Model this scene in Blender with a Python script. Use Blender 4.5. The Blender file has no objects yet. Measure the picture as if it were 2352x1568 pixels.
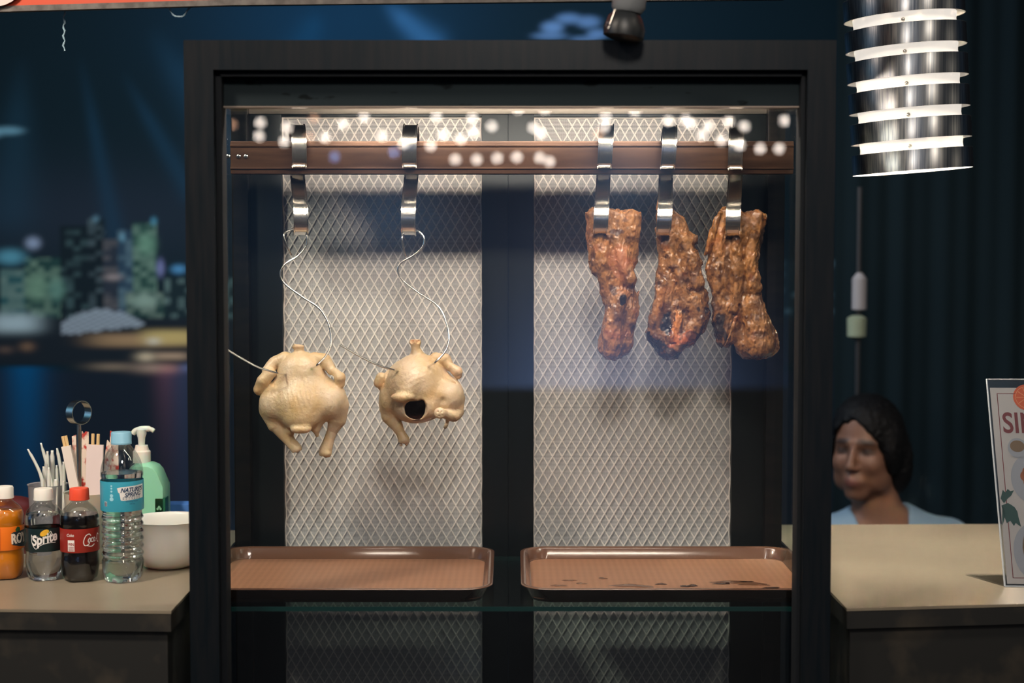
import bpy, math, random
import numpy as np
from mathutils import Vector, Matrix, Euler
random.seed(7)
RNG = np.random.default_rng(11)
PI = math.pi
SC = bpy.context.scene
COL = SC.collection

# ------------------------------------------------------------------ camera
FPX = 3500.0                      # focal length in pixels of the 2352 wide frame
TH = math.radians(3.01)           # camera looks a little downwards
CZ = 1.45
cam_d = bpy.data.cameras.new('camera')
cam_d.sensor_width = 36.0
cam_d.lens = FPX / 2352 * 36.0
cam_d.dof.use_dof = True
cam_d.dof.focus_distance = 2.47
cam_d.dof.aperture_fstop = 2.6
cam_d.clip_start = 0.05
cam = bpy.data.objects.new('camera', cam_d)
COL.objects.link(cam)
cam.location = (0, 0, CZ)
cam.rotation_euler = (PI / 2 - TH, 0, 0)
SC.camera = cam

# ------------------------------------------------------------------ world, exposure, lamps
w = bpy.data.worlds.new('hall')
SC.world = w
w.use_nodes = True
bgn = w.node_tree.nodes['Background']
bgn.inputs[0].default_value = (0.36, 0.62, 0.95, 1)
bgn.inputs[1].default_value = 0.040
def hall_surroundings():
    # the dim hall behind the viewer: high glows added for glints in metal, bluish ones for glass sheen
    nt = w.node_tree; tc = nt.nodes.new('ShaderNodeTexCoord'); out = nt.nodes['World Output']
    acc = bgn.outputs[0]
    def add(sock_fac, col, s):
        nonlocal acc
        b = nt.nodes.new('ShaderNodeBackground'); b.inputs[0].default_value = (*col, 1)
        m = nt.nodes.new('ShaderNodeMath'); m.operation = 'MULTIPLY'; m.inputs[1].default_value = s
        nt.links.new(sock_fac, m.inputs[0]); nt.links.new(m.outputs[0], b.inputs[1])
        a = nt.nodes.new('ShaderNodeAddShader'); nt.links.new(acc, a.inputs[0]); nt.links.new(b.outputs[0], a.inputs[1]); acc = a.outputs[0]
    def blob(d, n):
        v = Vector(d).normalized()
        dp = nt.nodes.new('ShaderNodeVectorMath'); dp.operation = 'DOT_PRODUCT'; dp.inputs[1].default_value = v
        nt.links.new(tc.outputs['Generated'], dp.inputs[0])
        mx = nt.nodes.new('ShaderNodeMath'); mx.operation = 'MAXIMUM'; mx.inputs[1].default_value = 0; nt.links.new(dp.outputs['Value'], mx.inputs[0])
        pw = nt.nodes.new('ShaderNodeMath'); pw.operation = 'POWER'; pw.inputs[1].default_value = n; nt.links.new(mx.outputs[0], pw.inputs[0]); return pw.outputs[0]
    for d, n, col, s in HALL: add(blob(d, n), col, s * (.35 if d[2] > .2 else 1.0))
    nt.links.new(acc, out.inputs[0])
# direction, sharpness, colour, strength
HALL = [((-.9, -1, .75), 60, (1, .82, .62), 5.0), ((.7, -1, .6), 90, (1, .86, .70), 5.0), ((-.1, -1, .9), 60, (.85, .92, 1), 4.0), ((-2.4, -.6, .5), 60, (.35, .62, 1), 3.0), ((2.2, -.5, .6), 80, (1, .86, .66), 3.5),
        ((-1.4, -.1, .5), 50, (.25, .70, 1), 1.5), ((.2, -1, .28), 300, (1, .9, .8), 3.0), ((-.5, -1, -.35), 30, (.8, .55, .4), .22), ((.6, -1, -.3), 30, (.8, .55, .4), .22),
        ((.061, -1, -.125), 330, (.30, .48, 1), 1.3), ((.061, -1, -.06), 500, (.40, .55, 1), .5), ((-.080, -1, .028), 900, (.28, .55, 1), .45), ((.03, -1, .03), 500, (.4, .5, .9), .2), ((.075, -1, .06), 1500, (.3, .6, 1), .6), ((-.12, -1, -.19), 900, (.4, .6, 1), .9), ((-.17, -1, .02), 500, (.2, .5, 1), .10)]
hall_surroundings()
SC.view_settings.view_transform = 'Standard'
SC.view_settings.look = 'None'
SC.view_settings.exposure = 0.0
SC.view_settings.gamma = 1.0
SC.view_settings.use_curve_mapping = False
SC.cycles.sample_clamp_indirect = 0.0
SC.cycles.sample_clamp_direct = 0.0
SC.cycles.transparent_max_bounces = 20
SC.cycles.max_bounces = 8
SC.cycles.transmission_bounces = 8
SC.cycles.use_adaptive_sampling = True
SC.cycles.adaptive_threshold = 0.015
SC.cycles.caustics_refractive = True
SC.cycles.caustics_reflective = False

def area_lamp(name, loc, target, size, power, col, size_y=None, spread=None):
    d = bpy.data.lights.new(name, 'AREA')
    d.size = size
    if size_y:
        d.shape = 'RECTANGLE'; d.size_y = size_y
    d.energy = power; d.color = col
    if spread: d.spread = math.radians(spread)
    o = bpy.data.objects.new(name, d)
    COL.objects.link(o)
    o.location = loc
    o.rotation_euler = (Vector(target) - Vector(loc)).to_track_quat('-Z', 'Y').to_euler()
    return o

# ceiling lamps of the hall: over both counters; front, banner and back lamps are added fills
area_lamp('front_fill', (.1, .25, 2.75), (.05, 2.5, 1.15), .3, 5.5, (1, .88, .76), spread=80)  # added fill that brightens the lower screens and the trays
area_lamp('ceiling_lamp_counter', (-1.25, 1.35, 2.7), (-.85, 2.4, 1.0), .22, 15.5, (1, .84, .68), spread=110)
area_lamp('ceiling_lamp_aisle', (1.3, 1.6, 2.7), (1.0, 2.5, .95), .25, 2.5, (1, .86, .70), spread=100)
area_lamp('banner_fill', (-.6, 3.3, 2.45), (-.5, 5.3, 1.25), 1.0, 22, (.80, .9, 1.0))  # added light aimed at the banner print
area_lamp('face_fill', (.0, 2.7, 2.6), (1.05, 3.5, 1.1), .15, .9, (1, .80, .66), spread=120)  # added light for the seated person's face

# ------------------------------------------------------------------ projection helpers (photo pixel -> point of the place)
FW = Vector((0, math.cos(TH), -math.sin(TH))); UP = Vector((0, math.sin(TH), math.cos(TH)))
def ray(px, py):
    return FW + Vector((1, 0, 0)) * ((px - 1176) / FPX) + UP * ((784 - py) / FPX)
def at(px, py, Y):
    d = ray(px, py); t = Y / d.y
    return Vector((d.x * t, Y, CZ + d.z * t))
def atz(px, py, z):
    d = ray(px, py); t = (z - CZ) / d.z
    return Vector((d.x * t, d.y * t, z))
def zat(py, Y): return at(1176, py, Y).z
def xat(px, Y, py=784): return at(px, py, Y).x

# ------------------------------------------------------------------ materials
def mat(name, col=(.5, .5, .5), rough=.5, metal=0.0, **kw):
    m = bpy.data.materials.new(name); m.use_nodes = True
    b = m.node_tree.nodes['Principled BSDF']
    b.inputs['Base Color'].default_value = (*col, 1)
    b.inputs['Roughness'].default_value = rough
    b.inputs['Metallic'].default_value = metal
    for k, v in kw.items():
        key = {'trans': 'Transmission Weight', 'ior': 'IOR', 'coat': 'Coat Weight', 'coatr': 'Coat Roughness', 'sss': 'Subsurface Weight',
               'spec': 'Specular IOR Level', 'es': 'Emission Strength', 'alpha': 'Alpha', 'sheen': 'Sheen Weight'}.get(k)
        if k == 'ec': b.inputs['Emission Color'].default_value = (*v, 1)
        elif k == 'sssr':
            b.inputs['Subsurface Radius'].default_value = v; b.inputs['Subsurface Scale'].default_value = .01
        else: b.inputs[key].default_value = v
    return m
def N(m): return m.node_tree.nodes
def L(m, a, b): m.node_tree.links.new(a, b)
def noise_mod(m, scale, c1, c2, detail=4, lo=.35, hi=.65, coord='Object', stretch=(1, 1, 1), to='Base Color'):
    t = N(m).new('ShaderNodeTexCoord'); mp = N(m).new('ShaderNodeMapping')
    mp.inputs['Scale'].default_value = stretch
    n = N(m).new('ShaderNodeTexNoise'); n.inputs['Scale'].default_value = scale; n.inputs['Detail'].default_value = detail
    r = N(m).new('ShaderNodeValToRGB')
    r.color_ramp.elements[0].position = lo; r.color_ramp.elements[1].position = hi
    r.color_ramp.elements[0].color = (*c1, 1); r.color_ramp.elements[1].color = (*c2, 1)
    L(m, t.outputs[coord], mp.inputs[0]); L(m, mp.outputs[0], n.inputs['Vector']); L(m, n.outputs['Fac'], r.inputs[0])
    L(m, r.outputs[0], N(m)['Principled BSDF'].inputs[to])
    return n, r
def bump(m, scale, strength, dist=.002, detail=5, stretch=(1, 1, 1)):
    t = N(m).new('ShaderNodeTexCoord'); mp = N(m).new('ShaderNodeMapping')
    mp.inputs['Scale'].default_value = stretch
    n = N(m).new('ShaderNodeTexNoise'); n.inputs['Scale'].default_value = scale; n.inputs['Detail'].default_value = detail
    b = N(m).new('ShaderNodeBump'); b.inputs['Strength'].default_value = strength; b.inputs['Distance'].default_value = dist
    L(m, t.outputs['Object'], mp.inputs[0]); L(m, mp.outputs[0], n.inputs['Vector'])
    L(m, n.outputs['Fac'], b.inputs['Height']); L(m, b.outputs[0], N(m)['Principled BSDF'].inputs['Normal'])
def vcol(m, to='Base Color'):
    a = N(m).new('ShaderNodeAttribute'); a.attribute_name = 'Col'
    L(m, a.outputs['Color'], N(m)['Principled BSDF'].inputs[to])
    return a
def clear(name, refl=.06, tint=(1, 1, 1), rough=0.0, fres=True, opac=0.0, ocol=(.8, .8, .8)):
    """thin clear sheet: see-through with a mirror share"""
    m = bpy.data.materials.new(name); m.use_nodes = True
    nt = m.node_tree; nt.nodes.clear()
    out = nt.nodes.new('ShaderNodeOutputMaterial'); tr = nt.nodes.new('ShaderNodeBsdfTransparent')
    tr.inputs[0].default_value = (*tint, 1)
    gl = nt.nodes.new('ShaderNodeBsdfGlossy'); gl.inputs['Roughness'].default_value = rough
    mx = nt.nodes.new('ShaderNodeMixShader')
    if fres:
        lw = nt.nodes.new('ShaderNodeLayerWeight'); lw.inputs[0].default_value = .35
        ml = nt.nodes.new('ShaderNodeMath'); ml.operation = 'MULTIPLY_ADD'
        ml.inputs[1].default_value = .4; ml.inputs[2].default_value = refl
        nt.links.new(lw.outputs['Fresnel'], ml.inputs[0]); nt.links.new(ml.outputs[0], mx.inputs[0])
    else: mx.inputs[0].default_value = refl
    base = tr
    if opac:
        df = nt.nodes.new('ShaderNodeBsdfDiffuse'); df.inputs[0].default_value = (*ocol, 1)
        m2 = nt.nodes.new('ShaderNodeMixShader'); m2.inputs[0].default_value = opac
        nt.links.new(tr.outputs[0], m2.inputs[1]); nt.links.new(df.outputs[0], m2.inputs[2]); base = m2
    nt.links.new(base.outputs[0], mx.inputs[1]); nt.links.new(gl.outputs[0], mx.inputs[2]); nt.links.new(mx.outputs[0], out.inputs[0])
    return m
def glow(name, col, s):
    m = bpy.data.materials.new(name); m.use_nodes = True
    nt = m.node_tree; nt.nodes.clear()
    out = nt.nodes.new('ShaderNodeOutputMaterial'); e = nt.nodes.new('ShaderNodeEmission')
    e.inputs[0].default_value = (*col, 1); e.inputs[1].default_value = s
    nt.links.new(e.outputs[0], out.inputs[0]); return m

M = {}
M['frame'] = mat('dark_bronze_metal', (.02, .02, .024), .36, .3, spec=.3)
noise_mod(M['frame'], 9, (.006, .010, .014), (.012, .014, .017), stretch=(12, 12, 1))
M['fascia'] = mat('fascia_metal', (.03, .04, .045), .8, 0, spec=.08)
noise_mod(M['fascia'], 22, (.005, .007, .008), (.015, .022, .026), 3, .30, .36, stretch=(1, 1, 2.4))
M['innerframe'] = mat('inner_brown_metal', (.06, .045, .035), .32, .75)
noise_mod(M['innerframe'], 8, (.010, .010, .011), (.020, .017, .015), stretch=(2, 2, 9))
M['black'] = mat('black_metal', (.009, .011, .014), .4, 0)
M['rail'] = mat('rail_brown_metal', (.22, .12, .075), .33, .55)
noise_mod(M['rail'], 6, (.045, .022, .014), (.115, .060, .036), 6, .3, .7, stretch=(1.2, 6, 9))
M['steel'] = mat('polished_steel', (.74, .72, .67), .2, 1)
bump(M['steel'], 60, .12, .001)
M['wire'] = mat('wire_steel', (.80, .77, .71), .27, 1)
M['pane'] = clear('window_glass', .065, (.985, .99, .99), fres=False)
M['sidepane'] = clear('side_glass', .07, (.9, .95, .95), fres=False)
M['shelfglass'] = clear('shelf_glass', .10, (.80, .92, .90), fres=True)
M['glassedge'] = mat('green_glass_edge', (.004, .032, .030), .3, 0)
M['counter'] = mat('beige_laminate', (.36, .28, .19), .33)
noise_mod(M['counter'], 3, (.21, .175, .128), (.265, .225, .165), 8)
M['counterside'] = mat('dark_counter_side', (.02, .018, .015), .6)
noise_mod(M['counterside'], 14, (.012, .012, .011), (.05, .04, .028), 5, .5, .75)
M['white'] = mat('white_plastic', (.75, .72, .68), .35, sss=.15)
M['milk'] = mat('milky_plastic', (.72, .68, .62), .4, sss=.4)
M['cream'] = mat('cream_plastic', (.74, .64, .50), .35, sss=.3)
M['floor'] = mat('dark_floor', (.03, .03, .035), .5)
M['wall'] = mat('dark_wall', (.02, .025, .035), .8)

# ------------------------------------------------------------------ object helpers
def tag(o, label=None, cat=None, group=None, kind=None):
    if label: o['label'] = label
    if cat: o['category'] = cat
    if group: o['group'] = group
    if kind: o['kind'] = kind
    return o
def wloc(o):
    v = Vector((0, 0, 0))
    while o: v += o.location; o = o.parent
    return v
def empty(name, loc, label, cat, group=None, kind=None):
    o = bpy.data.objects.new(name, None); COL.objects.link(o)
    o.empty_display_size = .02; o.location = loc
    return tag(o, label, cat, group, kind)
def mk(name, verts, faces, m, parent=None, loc=None, smooth=True, cols=None, auto=None):
    """verts in world coordinates"""
    base = wloc(parent) if parent else Vector((0, 0, 0))
    loc = Vector(loc) if loc is not None else (base.copy() if parent else Vector((0, 0, 0)))
    va = np.asarray([tuple(v) for v in verts] if not isinstance(verts, np.ndarray) else verts, dtype=np.float64)
    va = va - np.array(loc)
    me = bpy.data.meshes.new(name)
    if isinstance(faces, np.ndarray):
        n = len(faces); k = faces.shape[1]
        me.vertices.add(len(va)); me.vertices.foreach_set('co', va.astype(np.float32).ravel())
        me.loops.add(n * k); me.loops.foreach_set('vertex_index', faces.astype(np.int32).ravel())
        me.polygons.add(n); me.polygons.foreach_set('loop_start', np.arange(0, n * k, k, dtype=np.int32))
        me.polygons.foreach_set('loop_total', np.full(n, k, dtype=np.int32))
        me.update(calc_edges=True); me.validate()
    else:
        me.from_pydata(va.tolist(), [], faces)
    if smooth:
        me.polygons.foreach_set('use_smooth', [True] * len(me.polygons))
        if auto:
            try: me.set_sharp_from_angle(angle=math.radians(auto))
            except Exception: pass
    if cols is not None:
        a = me.color_attributes.new('Col', 'FLOAT_COLOR', 'POINT')
        c = np.ones((len(va), 4), dtype=np.float32); c[:, :3] = cols
        a.data.foreach_set('color', c.ravel())
    ms = m if isinstance(m, (list, tuple)) else [m]
    for x in ms: me.materials.append(x)
    o = bpy.data.objects.new(name, me); COL.objects.link(o)
    if parent:
        o.parent = parent; o.location = loc - base
    else: o.location = loc
    return o
class MB:
    def __init__(s): s.v = []; s.f = []
    def add(s, vs, fs):
        n = len(s.v); s.v += [Vector(v) for v in vs]; s.f += [[i + n for i in f] for f in fs]; return s
    def box(s, a, b, bev=0.0):
        x0, y0, z0 = a; x1, y1, z1 = b
        if bev <= 0:
            vs = [(x, y, z) for z in (z0, z1) for y in (y0, y1) for x in (x0, x1)]
            return s.add(vs, [(0, 2, 3, 1), (4, 5, 7, 6), (0, 1, 5, 4), (2, 6, 7, 3), (0, 4, 6, 2), (1, 3, 7, 5)])
        import bmesh
        bm = bmesh.new(); bmesh.ops.create_cube(bm, size=1)
        for v in bm.verts:
            v.co = Vector(((x0 + x1) / 2 + v.co.x * (x1 - x0), (y0 + y1) / 2 + v.co.y * (y1 - y0), (z0 + z1) / 2 + v.co.z * (z1 - z0)))
        bmesh.ops.bevel(bm, geom=bm.edges[:], offset=bev, segments=2, profile=.7, affect='EDGES')
        bm.verts.ensure_lookup_table()
        s.add([v.co.copy() for v in bm.verts], [[v.index for v in f.verts] for f in bm.faces]); bm.free(); return s
    def poly(s, pts, z0, z1):
        """vertical prism of a list of xy points"""
        n = len(pts)
        s.add([(p[0], p[1], z0) for p in pts] + [(p[0], p[1], z1) for p in pts],
              [list(range(n))[::-1], list(range(n, 2 * n))] + [[i, (i + 1) % n, n + (i + 1) % n, n + i] for i in range(n)])
        return s
    def tube(s, path, r, seg=10, cap=True, flat=1.0):
        P = [Vector(p) for p in path]; n = len(P)
        R = r if isinstance(r, (list, tuple)) else [r] * n
        T = [(P[min(i + 1, n - 1)] - P[max(i - 1, 0)]).normalized() for i in range(n)]
        a = Vector((0, 0, 1)) if abs(T[0].z) < .9 else Vector((1, 0, 0))
        u = T[0].cross(a).normalized(); vs = []
        for i in range(n):
            u = (u - T[i] * u.dot(T[i])).normalized(); v = T[i].cross(u)
            for k in range(seg):
                t = 2 * PI * k / seg
                vs.append(P[i] + (u * math.cos(t) + v * math.sin(t) * flat) * R[i])
        fs = [[i * seg + k, i * seg + (k + 1) % seg, (i + 1) * seg + (k + 1) % seg, (i + 1) * seg + k] for i in range(n - 1) for k in range(seg)]
        if cap: fs += [list(range(seg))[::-1], [(n - 1) * seg + k for k in range(seg)]]
        return s.add(vs, fs)
    def lathe(s, prof, c, seg=48, fn=None, cap=(True, True), rot=None):
        """prof: list of (r, z)"""
        vs = []; c = Vector(c)
        for r, z in prof:
            for k in range(seg):
                t = 2 * PI * k / seg
                rr = fn(r, z, t) if fn else r
                p = Vector((rr * math.cos(t), rr * math.sin(t), z))
                if rot: p = rot @ p
                vs.append(c + p)
        n = len(prof)
        fs = [[i * seg + k, i * seg + (k + 1) % seg, (i + 1) * seg + (k + 1) % seg, (i + 1) * seg + k] for i in range(n - 1) for k in range(seg)]
        if cap[0]: fs.append(list(range(seg))[::-1])
        if cap[1]: fs.append([(n - 1) * seg + k for k in range(seg)])
        return s.add(vs, fs)
    def build(s, name, m, parent=None, loc=None, smooth=True, auto=35):
        return mk(name, s.v, s.f, m, parent, loc, smooth, None, auto)
def spline(pts, n=8):
    P = [Vector(p) for p in pts]; out = []
    for i in range(len(P) - 1):
        p0 = P[max(i - 1, 0)]; p1 = P[i]; p2 = P[i + 1]; p3 = P[min(i + 2, len(P) - 1)]
        for k in range(n):
            t = k / n
            out.append(.5 * ((2 * p1) + (p2 - p0) * t + (2 * p0 - 5 * p1 + 4 * p2 - p3) * t * t + (3 * p1 - p0 - 3 * p2 + p3) * t ** 3))
    return out + [P[-1]]
def lerp_prof(pts, n=6):
    return [(v.x, v.y) for v in spline([(a, b, 0) for a, b in pts], n)]
def text_mesh(s, size, shear=0.0, bold=0.0, xs=1.0):
    c = bpy.data.curves.new('t', 'FONT'); c.body = s; c.size = size; c.shear = shear; c.offset = bold; c.align_x = 'CENTER'; c.resolution_u = 4
    o = bpy.data.objects.new('t', c); COL.objects.link(o)
    dg = bpy.context.evaluated_depsgraph_get(); dg.update()
    me = bpy.data.meshes.new_from_object(o.evaluated_get(dg))
    vs = [(v.co.x * xs, v.co.y) for v in me.vertices]; fs = [list(p.vertices) for p in me.polygons]
    bpy.data.objects.remove(o); bpy.data.curves.remove(c); bpy.data.meshes.remove(me)
    return vs, fs
class Flat:
    """2d print: list of points and faces, later wrapped on a cylinder or laid on a plane"""
    def __init__(s): s.v = []; s.f = []
    def add(s, vs, fs): n = len(s.v); s.v += list(vs); s.f += [[i + n for i in f] for f in fs]; return s
    def text(s, t, size, x, y, shear=0, bold=0, xs=1.0, rot=0.0):
        vs, fs = text_mesh(t, size, shear, bold, xs); ca, sa = math.cos(rot), math.sin(rot)
        return s.add([(x + a * ca - b * sa, y + a * sa + b * ca) for a, b in vs], fs)
    def rect(s, x0, y0, x1, y1, nx=8):
        vs = [(x0 + (x1 - x0) * i / nx, y) for i in range(nx + 1) for y in (y0, y1)]
        return s.add(vs, [[2 * i, 2 * i + 2, 2 * i + 3, 2 * i + 1] for i in range(nx)])
    def poly(s, pts):
        cx = sum(p[0] for p in pts) / len(pts); cy = sum(p[1] for p in pts) / len(pts); n = len(pts)
        return s.add(list(pts) + [(cx, cy)], [[i, (i + 1) % n, n] for i in range(n)])
    def cols(s, pts, n=26):
        # an upright-sliced filled outline, fine enough to follow a curved label
        xs = [p[0] for p in pts]; a, b = min(xs) + 1e-6, max(xs) - 1e-6; vs = []; m = len(pts)
        for i in range(n + 1):
            x = a + (b - a) * i / n; ys = []
            for j in range(m):
                (x0, y0), (x1, y1) = pts[j], pts[(j + 1) % m]
                if (x0 - x) * (x1 - x) <= 0 and x0 != x1: ys.append(y0 + (y1 - y0) * (x - x0) / (x1 - x0))
            vs += [(x, min(ys)), (x, max(ys))]
        return s.add(vs, [[2 * i, 2 * i + 2, 2 * i + 3, 2 * i + 1] for i in range(n)])
    def ell(s, cx, cy, rx, ry, n=20, rot=0):
        return s.poly([(cx + rx * math.cos(t) * math.cos(rot) - ry * math.sin(t) * math.sin(rot), cy + rx * math.cos(t) * math.sin(rot) + ry * math.sin(t) * math.cos(rot)) for t in [2 * PI * i / n for i in range(n)]])
    def ring(s, cx, cy, r0, r1, n=28):
        vs = []
        for i in range(n):
            t = 2 * PI * i / n
            vs += [(cx + r0 * math.cos(t), cy + r0 * math.sin(t)), (cx + r1 * math.cos(t), cy + r1 * math.sin(t))]
        return s.add(vs, [[2 * i, 2 * i + 1, (2 * i + 3) % (2 * n), (2 * i + 2) % (2 * n)] for i in range(n)])
    def stroke(s, pts, w0, w1=None, n=6):
        P = spline([(a, b, 0) for a, b in pts], n); m = len(P); w1 = w0 if w1 is None else w1; vs = []
        for i, p in enumerate(P):
            t = (P[min(i + 1, m - 1)] - P[max(i - 1, 0)]).normalized(); q = Vector((-t.y, t.x, 0))
            ww = w0 + (w1 - w0) * (i / (m - 1)); vs += [tuple((p + q * ww / 2)[:2]), tuple((p - q * ww / 2)[:2])]
        return s.add(vs, [[2 * i, 2 * i + 1, 2 * i + 3, 2 * i + 2] for i in range(m - 1)])
    def wrap(s, name, m, c, r, parent):
        """on a vertical cylinder of radius r round c; x = arc from the side that faces the camera"""
        c = Vector(c); a0 = math.atan2(-c.y, -c.x)
        vs = [(c.x + r * math.cos(a0 + x / r), c.y + r * math.sin(a0 + x / r), c.z + y) for x, y in s.v]
        return mk(name, vs, s.f, m, parent, smooth=False)
    def lay(s, name, m, origin, ux, uy, parent, off=None):
        off = off or Vector((0, 0, 0))
        return mk(name, [origin + ux * x + uy * y + off for x, y in s.v], s.f, m, parent, smooth=False)

# ------------------------------------------------------------------ implicit surfaces (numpy)
TAB = RNG.random((64, 64, 64)).astype(np.float32)
def vnoise(x, y, z):
    xi = np.floor(x).astype(np.int64); yi = np.floor(y).astype(np.int64); zi = np.floor(z).astype(np.int64)
    fx = x - xi; fy = y - yi; fz = z - zi
    fx = fx * fx * (3 - 2 * fx); fy = fy * fy * (3 - 2 * fy); fz = fz * fz * (3 - 2 * fz)
    a = [xi & 63, (xi + 1) & 63]; b = [yi & 63, (yi + 1) & 63]; c = [zi & 63, (zi + 1) & 63]
    r = 0
    for i in (0, 1):
        for j in (0, 1):
            for k in (0, 1):
                r = r + TAB[a[i], b[j], c[k]] * (fx if i else 1 - fx) * (fy if j else 1 - fy) * (fz if k else 1 - fz)
    return r * 2 - 1
def fbm(x, y, z, s, o=3):
    r = 0; a = 1; t = 0
    for i in range(o):
        r = r + a * vnoise(x * s + 17.3 * i, y * s + 5.1 * i, z * s + 9.7 * i); t += a; a *= .5; s *= 2.07
    return r / t
def ell(X, c, r):
    p = [(X[i] - c[i]) / r[i] for i in range(3)]
    k0 = np.sqrt(p[0] ** 2 + p[1] ** 2 + p[2] ** 2)
    q = [p[i] / r[i] for i in range(3)]
    k1 = np.sqrt(q[0] ** 2 + q[1] ** 2 + q[2] ** 2) + 1e-9
    return k0 * (k0 - 1) / k1
def cap(X, a, b, ra, rb=None):
    rb = ra if rb is None else rb
    d = [b[i] - a[i] for i in range(3)]; dd = sum(q * q for q in d) + 1e-12
    t = np.clip(sum((X[i] - a[i]) * d[i] for i in range(3)) / dd, 0, 1)
    return np.sqrt(sum((X[i] - a[i] - d[i] * t) ** 2 for i in range(3))) - (ra + (rb - ra) * t)
def chain(X, pts, rs, k=None):
    r = None
    for i in range(len(pts) - 1):
        c = cap(X, pts[i], pts[i + 1], rs[i], rs[i + 1])
        r = c if r is None else np.minimum(r, c)
    return r
def su(a, b, k):
    h = np.clip(.5 + .5 * (b - a) / k, 0, 1)
    return b + (a - b) * h - k * h * (1 - h)
def ss(a, b, k):  # a minus b
    return -su(-a, b, k)
def poly_sd(x, z, pts):
    d = np.full(x.shape, 1e9); inside = np.zeros(x.shape, bool); n = len(pts)
    for i in range(n):
        ax, az = pts[i]; bx, bz = pts[(i + 1) % n]
        ex, ez = bx - ax, bz - az
        t = np.clip(((x - ax) * ex + (z - az) * ez) / (ex * ex + ez * ez + 1e-9), 0, 1)
        d = np.minimum(d, (x - ax - ex * t) ** 2 + (z - az - ez * t) ** 2)
        cnd = ((az > z) != (bz > z))
        xi = ax + (z - az) * ex / (ez if abs(ez) > 1e-9 else 1e-9)
        inside ^= cnd & (x < xi)
    d = np.sqrt(d); return np.where(inside, -d, d)
def nets(fn, lo, hi, h, band=0.0):
    ax = [np.arange(lo[i], hi[i] + h, h) for i in range(3)]
    sh_ = tuple(len(a) for a in ax)
    # coarse pass, then only the band near the surface
    k = 4; cx_ = [a[::k] for a in ax]; cx_ = [np.append(c, a[-1]) if c[-1] != a[-1] else c for c, a in zip(cx_, ax)]
    CX = np.meshgrid(*cx_, indexing='ij'); csh = CX[0].shape
    CF = fn([c.ravel() for c in CX]).reshape(csh)
    ii = [np.minimum(np.round(np.arange(n) / k).astype(int), csh[d] - 1) for d, n in enumerate(sh_)]
    F = CF[np.ix_(*ii)].astype(np.float32)
    near = np.argwhere(np.abs(F) < h * k * 1.9 + band)
    F[near[:, 0], near[:, 1], near[:, 2]] = fn([ax[d][near[:, d]] for d in range(3)])
    S = F < 0
    nx, ny, nz = F.shape
    cnt = np.zeros((nx - 1, ny - 1, nz - 1), np.int32)
    for i in (0, 1):
        for j in (0, 1):
            for k in (0, 1):
                cnt += S[i:nx - 1 + i, j:ny - 1 + j, k:nz - 1 + k]
    act = (cnt > 0) & (cnt < 8)
    idx = -np.ones(act.shape, np.int64); ci = np.argwhere(act); idx[act] = np.arange(len(ci))
    acc = np.zeros((len(ci), 3)); num = np.zeros(len(ci))
    co = [(i, j, k) for i in (0, 1) for j in (0, 1) for k in (0, 1)]
    for a in co:
        for d in range(3):
            if a[d]: continue
            b = list(a); b[d] = 1
            fa = F[ci[:, 0] + a[0], ci[:, 1] + a[1], ci[:, 2] + a[2]]; fb = F[ci[:, 0] + b[0], ci[:, 1] + b[1], ci[:, 2] + b[2]]
            c = (fa < 0) != (fb < 0); t = np.where(c, fa / (fa - fb + 1e-20), 0)
            p = np.tile(np.array(a, float), (len(ci), 1)); p[:, d] = t
            acc += p * c[:, None]; num += c
    V = (ci + acc / num[:, None]) * h + np.array(lo)
    Q = []
    for d in range(3):
        e1, e2 = (d + 1) % 3, (d + 2) % 3
        sl = [slice(None)] * 3; sh = [slice(None)] * 3
        sl[d] = slice(0, -1); sh[d] = slice(1, None)
        cr = S[tuple(sl)] != S[tuple(sh)]
        g = np.argwhere(cr)
        ok = (g[:, e1] > 0) & (g[:, e2] > 0) & (g[:, e1] < F.shape[e1] - 1) & (g[:, e2] < F.shape[e2] - 1)
        g = g[ok]
        def cell(o1, o2):
            q = g.copy(); q[:, e1] -= o1; q[:, e2] -= o2
            return idx[q[:, 0], q[:, 1], q[:, 2]]
        q = np.stack([cell(1, 1), cell(0, 1), cell(0, 0), cell(1, 0)], 1)
        fl = ~S[g[:, 0], g[:, 1], g[:, 2]]
        q[fl] = q[fl][:, ::-1]
        Q.append(q)
    return V, np.concatenate(Q)
def px_to_world(V, Y, depth_scale=1.0):
    """V columns: photo px, depth in px units (away from the camera), photo py -> world at distance Y"""
    k = Y / FPX; ct, st = math.cos(TH), math.sin(TH)
    dx = (V[:, 0] - 1176) / FPX; dz = (784 - V[:, 2]) / FPX
    dy_ = ct + dz * st; dzz = -st + dz * ct
    t = Y / dy_
    out = np.stack([dx * t, np.full(len(V), Y) + V[:, 1] * k * depth_scale, CZ + dzz * t], 1)
    return out

# ================================================================== setting
o = MB().box((-7, -13, -.05), (7, 6.2, 0)).build('floor', M['floor']); o['kind'] = 'structure'
o = MB().box((-7, 5.6, 0), (7, 5.7, 4.0)).build('wall_back', M['wall']); o['kind'] = 'structure'

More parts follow.
